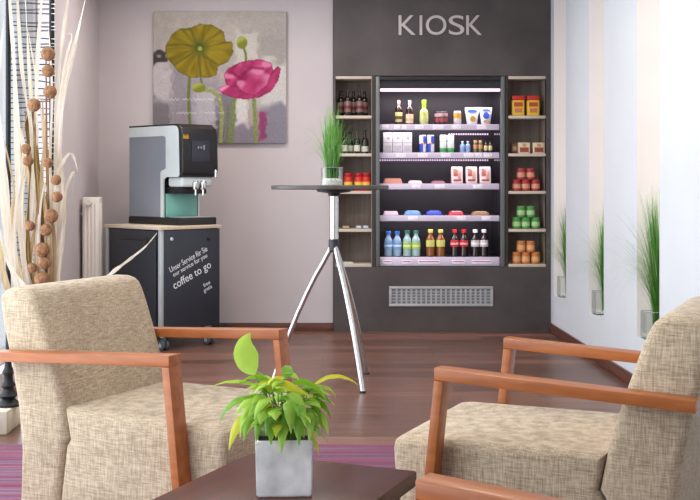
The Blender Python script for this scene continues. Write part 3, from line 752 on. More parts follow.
row(b, [(475.2, Y, 'dark drink bottle with white cap and label, left of its pair'), (484.0, Y, 'dark drink bottle with white cap and label, right of its pair')], z, 'bottle', 'white capped drink bottles')

# ------------------------------------------------------------------ painting
def smooth(a, b, x):
    t = max(0.0, min(1.0, (x - a) / (b - a))) if b != a else float(x > a)
    return t * t * (3 - 2 * t)
def hash2(i, j):
    v = math.sin(i * 127.1 + j * 311.7) * 43758.5453
    return v - math.floor(v)
def vnoise(x, y):
    i, j = math.floor(x), math.floor(y); fx, fy = x - i, y - j
    fx, fy = fx * fx * (3 - 2 * fx), fy * fy * (3 - 2 * fy)
    a = hash2(i, j) * (1 - fx) + hash2(i + 1, j) * fx; b = hash2(i, j + 1) * (1 - fx) + hash2(i + 1, j + 1) * fx
    return a * (1 - fy) + b * fy
def blend(c, d, a): return tuple(c[k] * (1 - a) + d[k] * a for k in range(3))
def seg_d(px, py, pts):
    best = 9e9
    for (ax, ay), (bx, by) in zip(pts, pts[1:]):
        dx, dy = bx - ax, by - ay
        t = max(0, min(1, ((px - ax) * dx + (py - ay) * dy) / (dx * dx + dy * dy)))
        best = min(best, math.hypot(px - ax - t * dx, py - ay - t * dy))
    return best
def inpoly(px, py, poly):
    c = False; n = len(poly)
    for i in range(n):
        (x1, y1), (x2, y2) = poly[i], poly[(i + 1) % n]
        if (y1 > py) != (y2 > py) and px < (x2 - x1) * (py - y1) / (y2 - y1) + x1: c = not c
    return c
PETALS = [[(187, 150), (165, 118), (160, 88), (185, 76), (225, 78), (262, 100), (268, 130), (230, 145)],
          [(187, 150), (235, 140), (288, 132), (292, 165), (275, 195), (240, 205), (205, 175)],
          [(187, 150), (200, 178), (245, 205), (240, 235), (215, 244), (192, 240), (186, 190)],
          [(187, 150), (184, 190), (190, 242), (160, 244), (120, 225), (105, 205), (150, 178)],
          [(187, 150), (150, 175), (105, 205), (82, 180), (80, 145), (130, 140)],
          [(187, 150), (130, 140), (82, 142), (100, 108), (125, 90), (160, 95), (170, 125)]]
PINK = [[(268, 262), (262, 235), (275, 215), (310, 196), (345, 188), (380, 186), (412, 198), (418, 225), (400, 265), (360, 300), (320, 305), (290, 295)],
        [(395, 268), (412, 225), (432, 206), (441, 215), (434, 250), (412, 285), (375, 305), (340, 310)],
        [(242, 278), (268, 265), (300, 270), (330, 290), (362, 300), (340, 312), (300, 308), (262, 296)]]
def paint(x, y):
    n = vnoise(x * 0.05, y * 0.05); n2 = vnoise(x * 0.25, y * 0.08); n3 = vnoise(x * 0.4, y * 0.4)
    c = blend((168, 160, 158), (188, 178, 172), n)
    c = blend(c, (196, 190, 184), smooth(180, 60, y) * 0.5)
    # loose upright blocks of grey
    def block(x0, x1, y0, y1, col, soft, k):
        nonlocal c
        xx = x + (n2 - 0.5) * 14; yy = y + (n - 0.5) * 40
        a = smooth(x0 - soft, x0 + soft, xx) * smooth(x1 + soft, x1 - soft, xx) * smooth(y0 - soft, y0 + soft, yy) * smooth(y1 + soft, y1 - soft, yy)
        c = blend(c, col, a * k)
    block(30, 105, 215, 330, (196, 188, 194), 12, 0.9)
    block(30, 96, 310, 460, (122, 116, 124), 12, 0.9)
    block(100, 150, 190, 460, (146, 138, 152), 10, 0.8)
    block(150, 245, 240, 460, (150, 144, 162), 12, 0.7)
    block(170, 240, 280, 460, (208, 202, 208), 12, 0.55)
    block(240, 300, 300, 460, (118, 112, 128), 10, 0.8)
    block(300, 335, 300, 400, (222, 220, 222), 8, 0.9)
    block(300, 368, 100, 200, (204, 200, 194), 6, 0.9)
    block(370, 470, 110, 185, (166, 160, 158), 10, 0.8)
    block(372, 470, 190, 330, (214, 210, 210), 16, 0.8)
    block(375, 470, 330, 470, (134, 130, 148), 16, 0.9)
    block(300, 372, 395, 470, (128, 122, 140), 12, 0.8)
    block(30, 84, 168, 208, (58, 54, 56), 4, 0.95)
    block(230, 262, 390, 470, (92, 74, 96), 8, 0.7)
    block(372, 396, 350, 435, (150, 40, 96), 7, 0.75)
    c = tuple(v * (0.84 + 0.1 * n3) for v in (c[0], c[1], c[2] * 0.98))
    # stems
    for pts, wd, col in [([(155, 240), (152, 300), (156, 385), (155, 450)], 5, (96, 104, 58)), ([(296, 305), (292, 370), (284, 450)], 5, (110, 124, 60)), ([(356, 305), (360, 370), (362, 440)], 6, (120, 132, 72)),
                         ([(196, 280), (225, 284), (248, 305), (257, 350), (252, 450)], 6, (136, 140, 88)), ([(324, 148), (331, 170), (332, 195)], 3.5, (92, 108, 50)), ([(190, 240), (196, 280)], 3, (96, 104, 58)), ([(276, 330), (272, 450)], 4, (104, 112, 66))]:
        d = seg_d(x, y, pts)
        if d < wd + 2: c = blend(c, tuple(v * (0.85 + 0.3 * n3) for v in col), smooth(wd + 1.5, wd - 1.5, d))
    # buds
    for bx, by, rx, ry in [(319, 134, 17, 20), (184, 275, 22, 15)]:
        d = math.hypot((x - bx) / rx, (y - by) / ry)
        if d < 1.1: c = blend(c, blend((112, 118, 40), (156, 156, 72), smooth(4, -12, y - by + (x - bx) * .5)), smooth(1.08, 0.9, d))
    # yellow poppy
    hull = [(160, 88), (185, 76), (225, 78), (262, 100), (268, 130), (288, 132), (292, 165), (275, 195), (245, 208), (240, 235), (215, 244), (190, 242), (160, 244), (120, 225), (105, 205), (82, 180), (80, 145), (100, 108), (125, 90)]
    if inpoly(x, y, hull): c = (96, 90, 24)
    for i, pl in enumerate(PETALS):
        if inpoly(x, y, pl):
            r = math.hypot(x - 187, y - 150); a = math.atan2(y - 150, x - 187)
            v = vnoise(a * 9 + i * 3, r * 0.03)
            col = blend((104, 90, 14), (146, 126, 28), v)
            col = blend(col, (92, 92, 24), smooth(40, 12, r))
            e = seg_d(x, y, pl + [pl[0]])
            col = blend(col, (84, 80, 20), smooth(5, 0, e) * 0.7)
            c = col
    r = math.hypot(x - 187, y - 150)
    if r < 14: c = blend((70, 78, 20), (150, 160, 60), smooth(10, 4, math.hypot(x - 188, y - 153)))
    # pink poppy
    for i, pl in enumerate(PINK):
        if inpoly(x, y, pl):
            v = vnoise(x * 0.06 + y * 0.05 + i * 7, y * 0.02 - x * 0.02)
            col = blend((122, 24, 66), (176, 60, 108), v)
            if i == 0:
                col = blend(col, (206, 128, 160), smooth(0.45, 0.75, vnoise(x * 0.035 + 3, y * 0.05)) * 0.8)
                col = blend(col, (120, 20, 66), smooth(8, 0, seg_d(x, y, [(285, 225), (315, 245), (330, 225), (350, 212), (385, 215)])) * 0.8)
            if i == 2: col = blend(col, (224, 140, 170), smooth(275, 262, x + (y - 278) * 1.4) * 0.9)
            e = seg_d(x, y, pl + [pl[0]])
            c = blend(col, (104, 16, 58), smooth(4, 0, e) * 0.6)
    # faint white handwriting strokes
    for y0, xa, xb in ((311, 92, 252), (353, 102, 262)):
        if xa < x < xb:
            yy = y0 + 4 * math.sin(x * 0.55) * vnoise(x * 0.12, y0)
            c = blend(c, (232, 228, 232), smooth(3.2, 0.6, abs(y - yy)) * (0.45 if vnoise(x * 0.1, y0 * 2) > 0.25 else 0.05))
    return c
pa = thing('painting', 'square canvas painting of a yellow poppy and a pink poppy on grey', 'painting', (0, 0, 0))
pxa, pxb = at(153.2, 0, YB - 0.03).x, at(286.2, 0, YB - 0.03).x; pza, pzb = at(0, 143.2, YB - 0.03).z, at(0, 11.6, YB - 0.03).z
MB().box((pxa, YB - 0.03, pza), (pxb, YB - 0.001, pzb), M['canvas_edge'], 0.002).build('stretcher', pa)
NP = 170; vs, fs, cols = [], [], []
for j in range(NP + 1):
    for i in range(NP + 1):
        u, v = i / NP, j / NP
        vs.append((pxa + 0.001 + (pxb - pxa - 0.002) * u, YB - 0.0315, pzb - 0.001 - (pzb - pza - 0.002) * v))
        cols.append(lin(tuple(max(0, min(255, k)) for k in paint(42 + 415 * u, 38 + 409 * v))))
for j in range(NP):
    for i in range(NP):
        a = j * (NP + 1) + i; fs.append((a, a + NP + 1, a + NP + 2, a + 1))
me = bpy.data.meshes.new('canvas'); me.from_pydata(vs, [], fs)
ca = me.color_attributes.new('pigment', 'FLOAT_COLOR', 'POINT')
ca.data.foreach_set('color', [x for c in cols for x in (*c, 1.0)])
m, nt, bs = base_mat('painted_canvas')
an = nt.nodes.new('ShaderNodeAttribute'); an.attribute_name = 'pigment'
nt.links.new(an.outputs['Color'], bs.inputs['Base Color']); bs.inputs['Roughness'].default_value = 0.7; bs.inputs['Specular IOR Level'].default_value = 0.2
wv = nt.nodes.new('ShaderNodeTexNoise'); wv.inputs['Scale'].default_value = 160; bp = nt.nodes.new('ShaderNodeBump'); bp.inputs['Strength'].default_value = 0.2; bp.inputs['Distance'].default_value = 0.003
tcn = nt.nodes.new('ShaderNodeTexCoord'); nt.links.new(tcn.outputs['Object'], wv.inputs['Vector'])
nt.links.new(wv.outputs['Fac'], bp.inputs['Height']); nt.links.new(bp.outputs['Normal'], bs.inputs['Normal'])
me.materials.append(m); o = bpy.data.objects.new('canvas', me); COL.objects.link(o); o.parent = pa

# ------------------------------------------------------------------ coffee cabinet on casters
C0 = (-1.07, 7.62); CW, CD, CB, CT = 0.51, 0.635, 0.135, 0.83
cab = thing('coffee_cabinet', 'dark grey wheeled cabinet with white coffee to go lettering', 'cabinet', (C0[0], C0[1], 0), R(45))
MB().box((0.012, 0.012, CB), (CW - 0.012, CD - 0.012, CT - 0.022), M['cab_side']).build('body', cab)
MB().box((0.03, -0.006, CB + 0.006), (CW - 0.006, 0.012, CT - 0.026), M['cab'], 0.002).build('door', cab, 'anthracite front door')
for x, y in ((0, 0), (0, CD - 0.028), (CW - 0.028, CD - 0.028)): MB().box((x, y, CB), (x + 0.028, y + 0.028, CT - 0.022), M['alu'], 0.003).build('corner_profile', cab, 'pale metal corner profile')
MB().box((-0.008, -0.012, CT - 0.022), (CW + 0.006, CD + 0.006, CT), M['cab_top'], 0.002).build('worktop', cab, 'pale edged top board')
q = MB().box((-0.002, 0.05, CB + 0.012), (0.012, CD - 0.05, CT - 0.03), M['cab_side'], 0.002)
q.build('side_panel', cab)
hd = MB().box((-0.006, 0.10, CT - 0.115), (0.0, 0.19, CT - 0.075), M['black'], 0.003)
hd.box((-0.005, 0.20, CT - 0.098), (0.0, 0.50, CT - 0.090), M['black'], 0.001)
hd.build('handle', cab)
k = MB().lathe([(0.012, 0), (0.012, 0.008), (0.008, 0.012)], M['alu'], 14, TR(0.085, -0.006, CT - 0.085) @ RX(R(90))); k.build('knob', cab)
k = MB().lathe([(0.014, 0), (0.014, 0.006), (0.009, 0.009)], M['black'], 14, TR(0.405, -0.006, CT - 0.09) @ RX(R(90))); k.build('lock', cab)
FT = R(22.5)
def cabtext(txt, x, z, wd, h):
    text_mb(txt, wd, h, M['white_print'], 0.001, TR(x, -0.006, z) @ RY(-FT)).build('lettering', cab, 'white lettering')
cabtext('Unser Service f\u00fcr Sie', 0.078, 0.522, 0.345, 0.038)
cabtext('our service for you', 0.108, 0.482, 0.315, 0.040)
cabtext('coffee to go', 0.118, 0.392, 0.345, 0.070)
cabtext('free', 0.365, 0.405, 0.06, 0.026)
cabtext('gratis', 0.37, 0.362, 0.075, 0.032)
for x, y in ((0.06, 0.06), (CW - 0.06, 0.06), (0.06, CD - 0.06), (CW - 0.06, CD - 0.06)):
    q = MB()
    q.lathe([(0.018, 0.085), (0.022, CB - 0.006), (0.03, CB - 0.006), (0.03, CB)], M['alu'], 12, TR(x, y, 0))
    for s in (-0.019, 0.019):
        q.lathe([(0.030, -0.009), (0.034, -0.006), (0.034, 0.006), (0.030, 0.009)], M['rubber'], 18, TR(x + s, y - 0.012, 0.034) @ RY(R(90)))
        q.lathe([(0.016, -0.011), (0.016, 0.011)], M['alu'], 14, TR(x + s, y - 0.012, 0.034) @ RY(R(90)))
    q.box((x - 0.009, y - 0.03, 0.03), (x + 0.009, y + 0.012, 0.09), M['rubber'], 0.004)
    q.build('caster', cab)

# ------------------------------------------------------------------ coffee machine
cm = thing('coffee_machine', 'grey and black coffee machine with a dark touch screen on the wheeled cabinet', 'coffee machine', (-0.964, 7.80, CT), R(45))
MW, MD, MH = 0.312, 0.585, 0.688
MB().box((-0.006, -0.006, 0), (MW + 0.006, MD, 0.052), M['black'], 0.006).build('drip_tray', cm, 'black drip tray base')
q = MB()
side = [(MD, 0.052), (0.185, 0.052), (0.185, 0.36), (0.0, 0.33), (0.0, MH - 0.05), (0.012, MH - 0.02), (0.045, MH - 0.004), (MD, MH - 0.004)]
q.prism([(MD, 0.052), (0.187, 0.052), (0.187, 0.33), (0.012, 0.33), (0.012, MH - 0.01), (MD, MH - 0.01)], 0.006, MW - 0.006, M['black'])
q.build('body', cm)
def frame_ring(xa, xb):
    f = MB()
    outer = [(MD, MH - 0.006), (0.06, MH - 0.006), (0.035, MH - 0.012), (0.018, MH - 0.03), (0.012, MH - 0.06), (0.002, 0.345), (0.02, 0.33), (0.15, 0.33), (0.175, 0.315), (0.182, 0.29), (0.182, 0.053)]
    inner = [(MD, MH - 0.075), (0.175, MH - 0.075), (0.165, MH - 0.078), (0.155, MH - 0.085), (0.152, MH - 0.10), (0.152, 0.40), (0.155, 0.388), (0.175, 0.38), (0.2, 0.375), (0.212, 0.36), (0.212, 0.053)]
    n = len(outer); vs, fs = [], []
    for x in (xa, xb):
        vs += [(x, y, z) for y, z in outer] + [(x, y, z) for y, z in inner]
    for i in range(n - 1):
        fs.append((i, i + 1, n + i + 1, n + i)); fs.append((2 * n + i, 3 * n + i, 3 * n + i + 1, 2 * n + i + 1))
        fs.append((i, 2 * n + i, 2 * n + i + 1, i + 1)); fs.append((n + i, n + i + 1, 3 * n + i + 1, 3 * n + i))
    fs.append((0, n, 3 * n, 2 * n)); fs.append((n - 1, 3 * n - 1, 4 * n - 1, 2 * n - 1))
    f.add(vs, fs, M['cof_silver'], True)
    return f
frame_ring(-0.004, 0.008).build('side_trim', cm, 'silver side trim'); frame_ring(MW - 0.008, MW + 0.004).build('side_trim', cm, 'silver side trim')
for x0_, x1_ in ((0.001, 0.0058), (MW - 0.0058, MW - 0.001)):
    q = MB(); q.prism([(MD - 0.002, 0.054), (0.205, 0.054), (0.205, 0.37), (0.145, 0.40), (0.145, MH - 0.07), (MD - 0.002, MH - 0.07)], x0_, x1_, M['cof_grey']); q.build('side_panel', cm, 'grey blue side panel')
MB().box((-0.003, 0.03, MH - 0.006), (MW + 0.003, MD, MH + 0.006), M['black'], 0.004).build('lid', cm)
q = MB(); q.prism([(0.012, 0.335), (-0.02, 0.34), (-0.035, 0.37), (-0.028, MH - 0.07), (-0.015, MH - 0.025), (0.02, MH - 0.002), (0.06, MH), (0.06, 0.335)], 0.0, MW, M['black'], 0.012, 3)
q.build('front_head', cm, 'black rounded front')
MB().box((0.075, -0.038, 0.43), (0.235, -0.03, 0.58), M['screen'], 0.003).build('screen', cm, 'dark touch screen')
q = MB()
for i, x in enumerate((0.13, 0.155, 0.18)):
    q.box((x - 0.006, -0.0395, 0.525 - 0.008 * (i == 2)), (x + 0.006, -0.0375, 0.54 + 0.008 * (i == 2)), P((150, 150, 160)), 0.001)
q.build('screen_icon', cm)
q = MB(); ex, ez = 0.028, 0.59
q.box((ex - 0.022, -0.0335, ez), (ex + 0.022, -0.0275, ez + 0.012), M['gold'])
for k_ in (-1, 0, 1):
    q.add([(ex + k_ * 0.015 - 0.008, -0.033, ez + 0.012), (ex + k_ * 0.015 + 0.008, -0.033, ez + 0.012), (ex + k_ * 0.018, -0.033, ez + 0.032), (ex + k_ * 0.015 - 0.008, -0.0275, ez + 0.012), (ex + k_ * 0.015 + 0.008, -0.0275, ez + 0.012), (ex + k_ * 0.018, -0.0275, ez + 0.032)],
          [(0, 1, 2), (3, 5, 4), (0, 2, 5, 3), (1, 4, 5, 2), (0, 3, 4, 1)], M['gold'])
q.build('emblem', cm, 'small gold crown emblem')
q = MB().box((0.02, 0.0, 0.262), (MW - 0.02, 0.16, 0.332), M['cof_silver'], 0.016, 4)
q.build('dispenser', cm, 'pale silver dispenser head')
MB().box((0.03, 0.06, 0.215), (MW - 0.03, 0.186, 0.262), M['black'], 0.004).build('dispenser_underside', cm)
for x in (0.13, 0.195):
    q = MB()
    q.lathe([(0.022, 0.0), (0.026, 0.012), (0.026, 0.045), (0.018, 0.06)], M['chrome'], 16, TR(x, -0.008, 0.245))
    q.tube([(x, -0.008, 0.245), (x, -0.008, 0.205)], 0.008, M['chrome'], 10)
    q.build('spout', cm)
q = MB().lathe([(0.008, 0), (0.011, 0.004), (0.011, 0.05), (0.006, 0.056)], M['chrome'], 14, TR(0.285, -0.036, 0.325)); q.build('steam_nozzle', cm)
MB().box((0.02, 0.178, 0.054), (MW - 0.02, 0.1865, 0.215), M['cof_teal'], 0.002).build('splash_panel', cm, 'pale teal panel behind the spouts')
q = MB()
for i in range(9):
    q.box((0.03, 0.012 + i * 0.018, 0.052), (MW - 0.03, 0.020 + i * 0.018, 0.056), M['alu'], 0.001)
q.build('drip_grate', cm)

# ------------------------------------------------------------------ radiator, power strip
rd = thing('radiator', 'narrow white radiator on the left wall beside the coffee cabinet', 'radiator', (XL, 8.0, 0))
q = MB(); q.box((0.022, 0, 0.10), (0.14, 0.12, 1.02), M['rad'], 0.008, 3); q.build('body', rd)
q = MB()
for i in range(4):
    q.box((0.034 + i * 0.025, -0.004, 0.13), (0.050 + i * 0.025, 0.002, 0.985), M['rad'], 0.003)
for i in range(2):
    q.box((0.138, 0.025 + i * 0.042, 0.14), (0.146, 0.05 + i * 0.042, 0.98), M['rad'], 0.003)
q.build('fin', rd)
q = MB(); q.tube([(0.075, -0.005, 0.985), (0.075, -0.03, 0.985), (0.075, -0.055, 0.985)], [0.014, 0.022, 0.02], M['rad'], 14); q.build('valve', rd)
for z in (0.2, 0.9): MB().tube([(0.0, 0.07, z), (0.03, 0.07, z)], 0.012, M['rad']).build('bracket', rd)
MB().tube([(0.08, 0.05, 0.0), (0.08, 0.05, 0.12)], 0.01, M['rad']).build('pipe', rd)
ps = thing('power_strip', 'flat black power strip on the floor by the back wall, behind the armrest', 'power strip', (-0.77, 8.56, 0))
MB().box((-0.11, -0.035, 0), (0.10, 0.035, 0.062), M['duct'], 0.008).build('housing', ps)
q = MB()
for i in range(3): q.lathe([(0.018, 0.0), (0.020, 0.003), (0.016, 0.003), (0.014, 0.001)], M['black'], 14, TR(-0.06 + 0.055 * i, 0, 0.061))
q.build('socket', ps)

# ------------------------------------------------------------------ bistro table
TX, TY = 0.068, 6.469
bt = thing('bistro_table', 'high round bistro table with dark top on three chrome legs', 'table', (TX, TY, 0))
tz = 1.11
MB().lathe([(0.0, tz - 0.022), (0.325, tz - 0.022), (0.331, tz - 0.018), (0.331, tz - 0.004), (0.327, tz), (0, tz)], M['bistro'], 64, TR(-0.024, 0, 0)).build('tabletop', bt)
MB().lathe([(0.02, tz - 0.062), (0.03, tz - 0.06), (0.035, tz - 0.045), (0.095, tz - 0.036), (0.10, tz - 0.022)], M['black'], 32).build('mounting_plate', bt)
MB().lathe([(0.026, 0.80), (0.026, tz - 0.06)], M['chrome'], 24).build('column', bt)
MB().lathe([(0.022, 0.735), (0.031, 0.745), (0.031, 0.80), (0.027, 0.808)], M['black'], 24).build('joint', bt)
for ang in (math.atan2(0.026, -0.349), math.atan2(6.155 - TY, 0.2195 - TX), math.atan2(6.758 - TY, 0.2645 - TX)):
    ca_, sa_ = math.cos(ang), math.sin(ang)
    prof = [(0.012, 0.775), (0.03, 0.735), (0.062, 0.675), (0.105, 0.60), (0.155, 0.50), (0.205, 0.39), (0.255, 0.265), (0.30, 0.14), (0.345, 0.004)]
    q = MB(); q.tube([(r * ca_, r * sa_, z) for r, z in prof], 0.0145, M['chrome'], 14)
    lg = q.build('leg', bt)
    MB().lathe([(0.017, 0), (0.017, 0.008), (0.014, 0.012)], M['black'], 14, TR(0.345 * ca_, 0.345 * sa_, 0)).build('foot_cap', lg)

# ------------------------------------------------------------------ grass plants
def grass_mb(n, base_r, h0, h1, spread, az_fn, wd, rng, mats, clampx=None, base=(0, 0, 0), droop=0.55, sq=False):
    q = MB()
    for i in range(n):
        a = rng.uniform(0, 2 * math.pi); rr = base_r * math.sqrt(rng.random())
        b0 = Vector((base[0] + rr * math.cos(a), base[1] + rr * math.sin(a), base[2]))
        az, sp = az_fn(rng)
        sp *= spread; h = rng.uniform(h0, h1); dr = droop * rng.uniform(0.2, 1.0) * min(1.0, sp / (spread + 1e-6) * 1.4)
        pts, ws = [], []
        K = 9
        for k in range(K + 1):
            t = k / K
            o = sp * (0.08 * t + 0.92 * t ** 2.2)
            z = h * (t - dr * t ** 3.2 * 0.6)
            p_ = b0 + Vector((math.cos(az) * o, math.sin(az) * o, z))
            if clampx is not None: p_.x = min(p_.x, clampx)
            pts.append(p_); ws.append(wd * (0.6 if sp > 0.5 * spread else 1.0) * (1 - 0.85 * t ** 2))
        q.strip(pts, ws, mats[0] if rng.random() < 0.55 else mats[1] if rng.random() < 0.7 else mats[2], side=(math.cos(az + 1.3), math.sin(az + 1.3), 0.1), fold=0.2)
    return q
GM = (M['grass'], M['grass_d'], M['grass_tip'])
rng = random.Random(11)
gp = thing('grass_pot', 'tall green grass in a round glass of white gravel on the bistro table', 'potted grass', (0.056, TY, tz))
gr = 0.062
MB().lathe([(gr - 0.003, 0.004), (gr - 0.003, 0.10), (gr, 0.10), (gr, 0.0), (gr - 0.004, 0.0)], M['glass'], 32).build('glass_vase', gp, 'clear glass cylinder')
MB().lathe([(gr - 0.0005, 0.099), (gr + 0.0005, 0.1), (gr + 0.0005, 0.102), (gr - 0.003, 0.102), (gr - 0.003, 0.099)], M['glass_rim'], 32).build('rim', gp)
q = MB().lathe([(0.0, 0.003), (gr - 0.006, 0.003), (gr - 0.005, 0.03), (gr - 0.012, 0.038), (0, 0.042)], M['gravel'], 24)
q.build('gravel', gp, 'white gravel')
def az_table(r):
    if r.random() < 0.5: return (r.uniform(0, 2 * math.pi), r.uniform(0.0, 0.35))
    return (r.uniform(0, 2 * math.pi), r.uniform(0.5, 1.3))
grass_mb(300, 0.036, 0.28, 0.46, 0.22, az_table, 0.0048, rng, GM, base=(0, 0, 0.03), droop=1.15).build('grass', gp)

def wall_vase(Yc, label, n, hh, sp, seed):
    rg = random.Random(seed)
    o = thing('grass_vase', label, 'potted grass', (XR + 0.058, Yc, SILL), 0, 'grass vases in the white wall')
    a = 0.05; hv = 0.15; t = 0.003
    q = MB()
    for lo, hi in (((-a, -a, 0), (-a + t, a, hv)), ((a - t, -a, 0), (a, a, hv)), ((-a + t, -a, 0), (a - t, -a + t, hv)), ((-a + t, a - t, 0), (a - t, a, hv)), ((-a + t, -a + t, 0), (a - t, a - t, 0.008))):
        q.box(lo, hi, M['glass'])
    q.build('glass_vase', o, 'clear square glass vase')
    q = MB(); e = 0.0018
    for sx in (-1, 1):
        for sy in (-1, 1):
            q.box((sx * a - e, sy * a - e, 0), (sx * a + e, sy * a + e, hv), M['glass_rim'])
        q.box((sx * a - e, -a, hv - 2 * e), (sx * a + e, a, hv), M['glass_rim']); q.box((-a, sx * a - e, hv - 2 * e), (a, sx * a + e, hv), M['glass_rim'])
        q.box((sx * a - e, -a, 0), (sx * a + e, a, 2 * e), M['glass_rim']); q.box((-a, sx * a - e, 0), (a, sx * a + e, 2 * e), M['glass_rim'])
    q.build('edge', o)
    MB().box((-a + 0.005, -a + 0.005, 0.0085), (a - 0.005, a - 0.005, 0.03), M['gravel'], 0.004).build('gravel', o)
    def az(r):
        if r.random() < 0.66: return (r.uniform(math.pi * 0.85, math.pi * 1.4), r.uniform(0.03, 0.30))
        return (r.uniform(math.pi * 0.93, math.pi * 1.25), r.uniform(0.45, 1.2))
    grass_mb(n, 0.022, hh * 0.66, hh, sp, az, 0.0050, rg, GM, clampx=0.10, base=(0.02, -0.018, 0.03), droop=1.25).build('grass', o)
wall_vase(8.41, 'tall grass in a glass vase in the wall recess next to the kiosk', 240, 0.74, 0.30, 3)
wall_vase(7.32, 'tall grass in a glass vase in the middle wall recess', 240, 0.71, 0.30, 4)
wall_vase(6.19, 'tall bushy grass in a glass vase in the recess nearest the right armchair', 380, 0.84, 0.34, 5)

# ------------------------------------------------------------------ armchairs
def make_chair():
    o = bpy.data.objects.new('armchair', None); COL.objects.link(o)
    hw = 0.294
    q = MB(); q.prism([(-0.152, 0.375), (-0.148, 0.395), (-0.132, 0.408), (-0.10, 0.413), (0.25, 0.416), (0.446, 0.416), (0.426, 0.32), (0.440, 0.30), (0.470, 0.075), (-0.11, 0.075), (-0.138, 0.22), (-0.151, 0.34)], -hw, hw, M['fabric'], 0.028, 4)
    q.build('seat', o)
    q = MB(); q.prism([(0.472, 0.075), (0.442, 0.30), (0.429, 0.32), (0.452, 0.44), (0.500, 0.594), (0.536, 0.697), (0.556, 0.745), (0.568, 0.766), (0.586, 0.780), (0.612, 0.787), (0.662, 0.787), (0.694, 0.776), (0.712, 0.752), (0.700, 0.665), (0.664, 0.536), (0.636, 0.404), (0.622, 0.264), (0.628, 0.075)], -hw, hw, M['fabric'], 0.028, 4)
    q.build('backrest', o)
    sl = 0.05
    for s in (-1, 1):
        a, b = (s * 0.2945, s * 0.360)
        x0_, x1_ = min(a, b), max(a, b)
        def lz(y): return 0.62 - sl * y
        q = MB(); q.prism([(-0.002, lz(0) - 0.032), (-0.002, lz(0)), (0.68, lz(0.68)), (0.68, lz(0.68) - 0.030)], x0_, x1_, M['wood'], 0.003, 2)
        q.build('armrest', o)
        q = MB(); q.prism([(-0.002, lz(0) - 0.0325), (0.024, lz(0) - 0.0338), (-0.036, 0.0), (-0.064, 0.0)], x0_, x1_, M['wood'], 0.003, 2)
        q.build('leg', o)
        q = MB().box((s * 0.2 - 0.03, 0.53, 0.0), (s * 0.2 + 0.03, 0.59, 0.075), M['wood'], 0.004); q.build('foot', o)
        q = MB().box((s * 0.2 - 0.03, -0.06, 0.0), (s * 0.2 + 0.03, 0.0, 0.075), M['wood'], 0.004); q.build('foot', o)
    return o
RUG = 0.008
ch = make_chair()
w_ = Vector((0.456, 0.890)); P1 = Vector((-0.447, 3.341)); c_ = P1 + w_ * 0.36
ch.location = (c_.x, c_.y, RUG); ch.rotation_euler = (0, 0, math.atan2(0.890, 0.456))
tag(ch, 'beige woven armchair with wooden arms on the left, backrest to the dried plants', 'armchair', 'beige armchairs')
w_ = Vector((0.43, 0.903)); P3 = Vector((0.305, 3.123)); c_ = P3 + w_ * 0.36
dup(ch, (c_.x, c_.y, RUG), math.atan2(-0.903, -0.43), 'beige woven armchair with wooden arms on the right, backrest near the white wall', 'beige armchairs')
w_ = Vector((0.51, 0.86)); c_ = Vector((0.193, 2.014)) - w_ * 0.36
dup(ch, (c_.x, c_.y, RUG), math.atan2(-0.86, -0.51), 'nearest armchair, only its wooden armrest front shows at the bottom edge', 'beige armchairs')

# ------------------------------------------------------------------ coffee table
ct = thing('coffee_table', 'low dark cherry wood coffee table between the armchairs', 'table', (-0.1846, 2.949, RUG), math.atan2(-0.404, 0.915))
CTW, CTL, CTH = 0.4515, 0.70, 0.432
MB().box((0, -CTL, CTH - 0.036), (CTW, 0, CTH), M['table_wood'], 0.003).build('tabletop', ct)
for x in (0.03, CTW - 0.08):
    for y in (-CTL + 0.03, -0.08):
        MB().box((x, y, 0), (x + 0.05, y + 0.05, CTH - 0.036), M['table_wood'], 0.003).build('leg', ct)
q = MB()
q.box((0.08, -0.06, CTH - 0.09), (CTW - 0.08, -0.045, CTH - 0.036), M['table_wood']); q.box((0.08, -CTL + 0.045, CTH - 0.09), (CTW - 0.08, -CTL + 0.06, CTH - 0.036), M['table_wood'])
q.box((0.045, -CTL + 0.08, CTH - 0.09), (0.06, -0.08, CTH - 0.036), M['table_wood']); q.box((CTW - 0.06, -CTL + 0.08, CTH - 0.09), (CTW - 0.045, -0.08, CTH - 0.036), M['table_wood'])
q.build('apron', ct)

# ------------------------------------------------------------------ potted plant on the coffee table
PZ = 0.44; PX, PY = -0.0865, 2.60
pp = thing('potted_plant', 'leafy yellow green plant in a square whitewashed pot on the coffee table', 'potted plant', (PX, PY, PZ), R(0))
q = MB(); hb_, ht_, hp = 0.0615, 0.0645, 0.125; T4 = RZ(R(3))
bm = bmesh.new()
def ring(h, z): return [bm.verts.new((sx * h, sy * h, z)) for sx, sy in ((-1, -1), (1, -1), (1, 1), (-1, 1))]
r0, r1, r2, r3 = ring(hb_, 0), ring(ht_, hp), ring(ht_ - 0.006, hp), ring(ht_ - 0.008, hp - 0.025)
bm.faces.new(r0[::-1])
for A, B in ((r0, r1), (r1, r2), (r2, r3)):
    for i in range(4): bm.faces.new((A[i], A[(i + 1) % 4], B[(i + 1) % 4], B[i]))
bm.faces.new(r3)
bmesh.ops.bevel(bm, geom=[e for e in bm.edges], offset=0.003, segments=2, affect='EDGES')
q.bm(bm, M['pot'], True, T4); q.build('pot', pp, 'square whitewashed pot')
MB().box((-ht_ + 0.009, -ht_ + 0.009, hp - 0.0245), (ht_ - 0.009, ht_ - 0.009, hp - 0.016), M['soil'], T=T4).build('soil', pp)
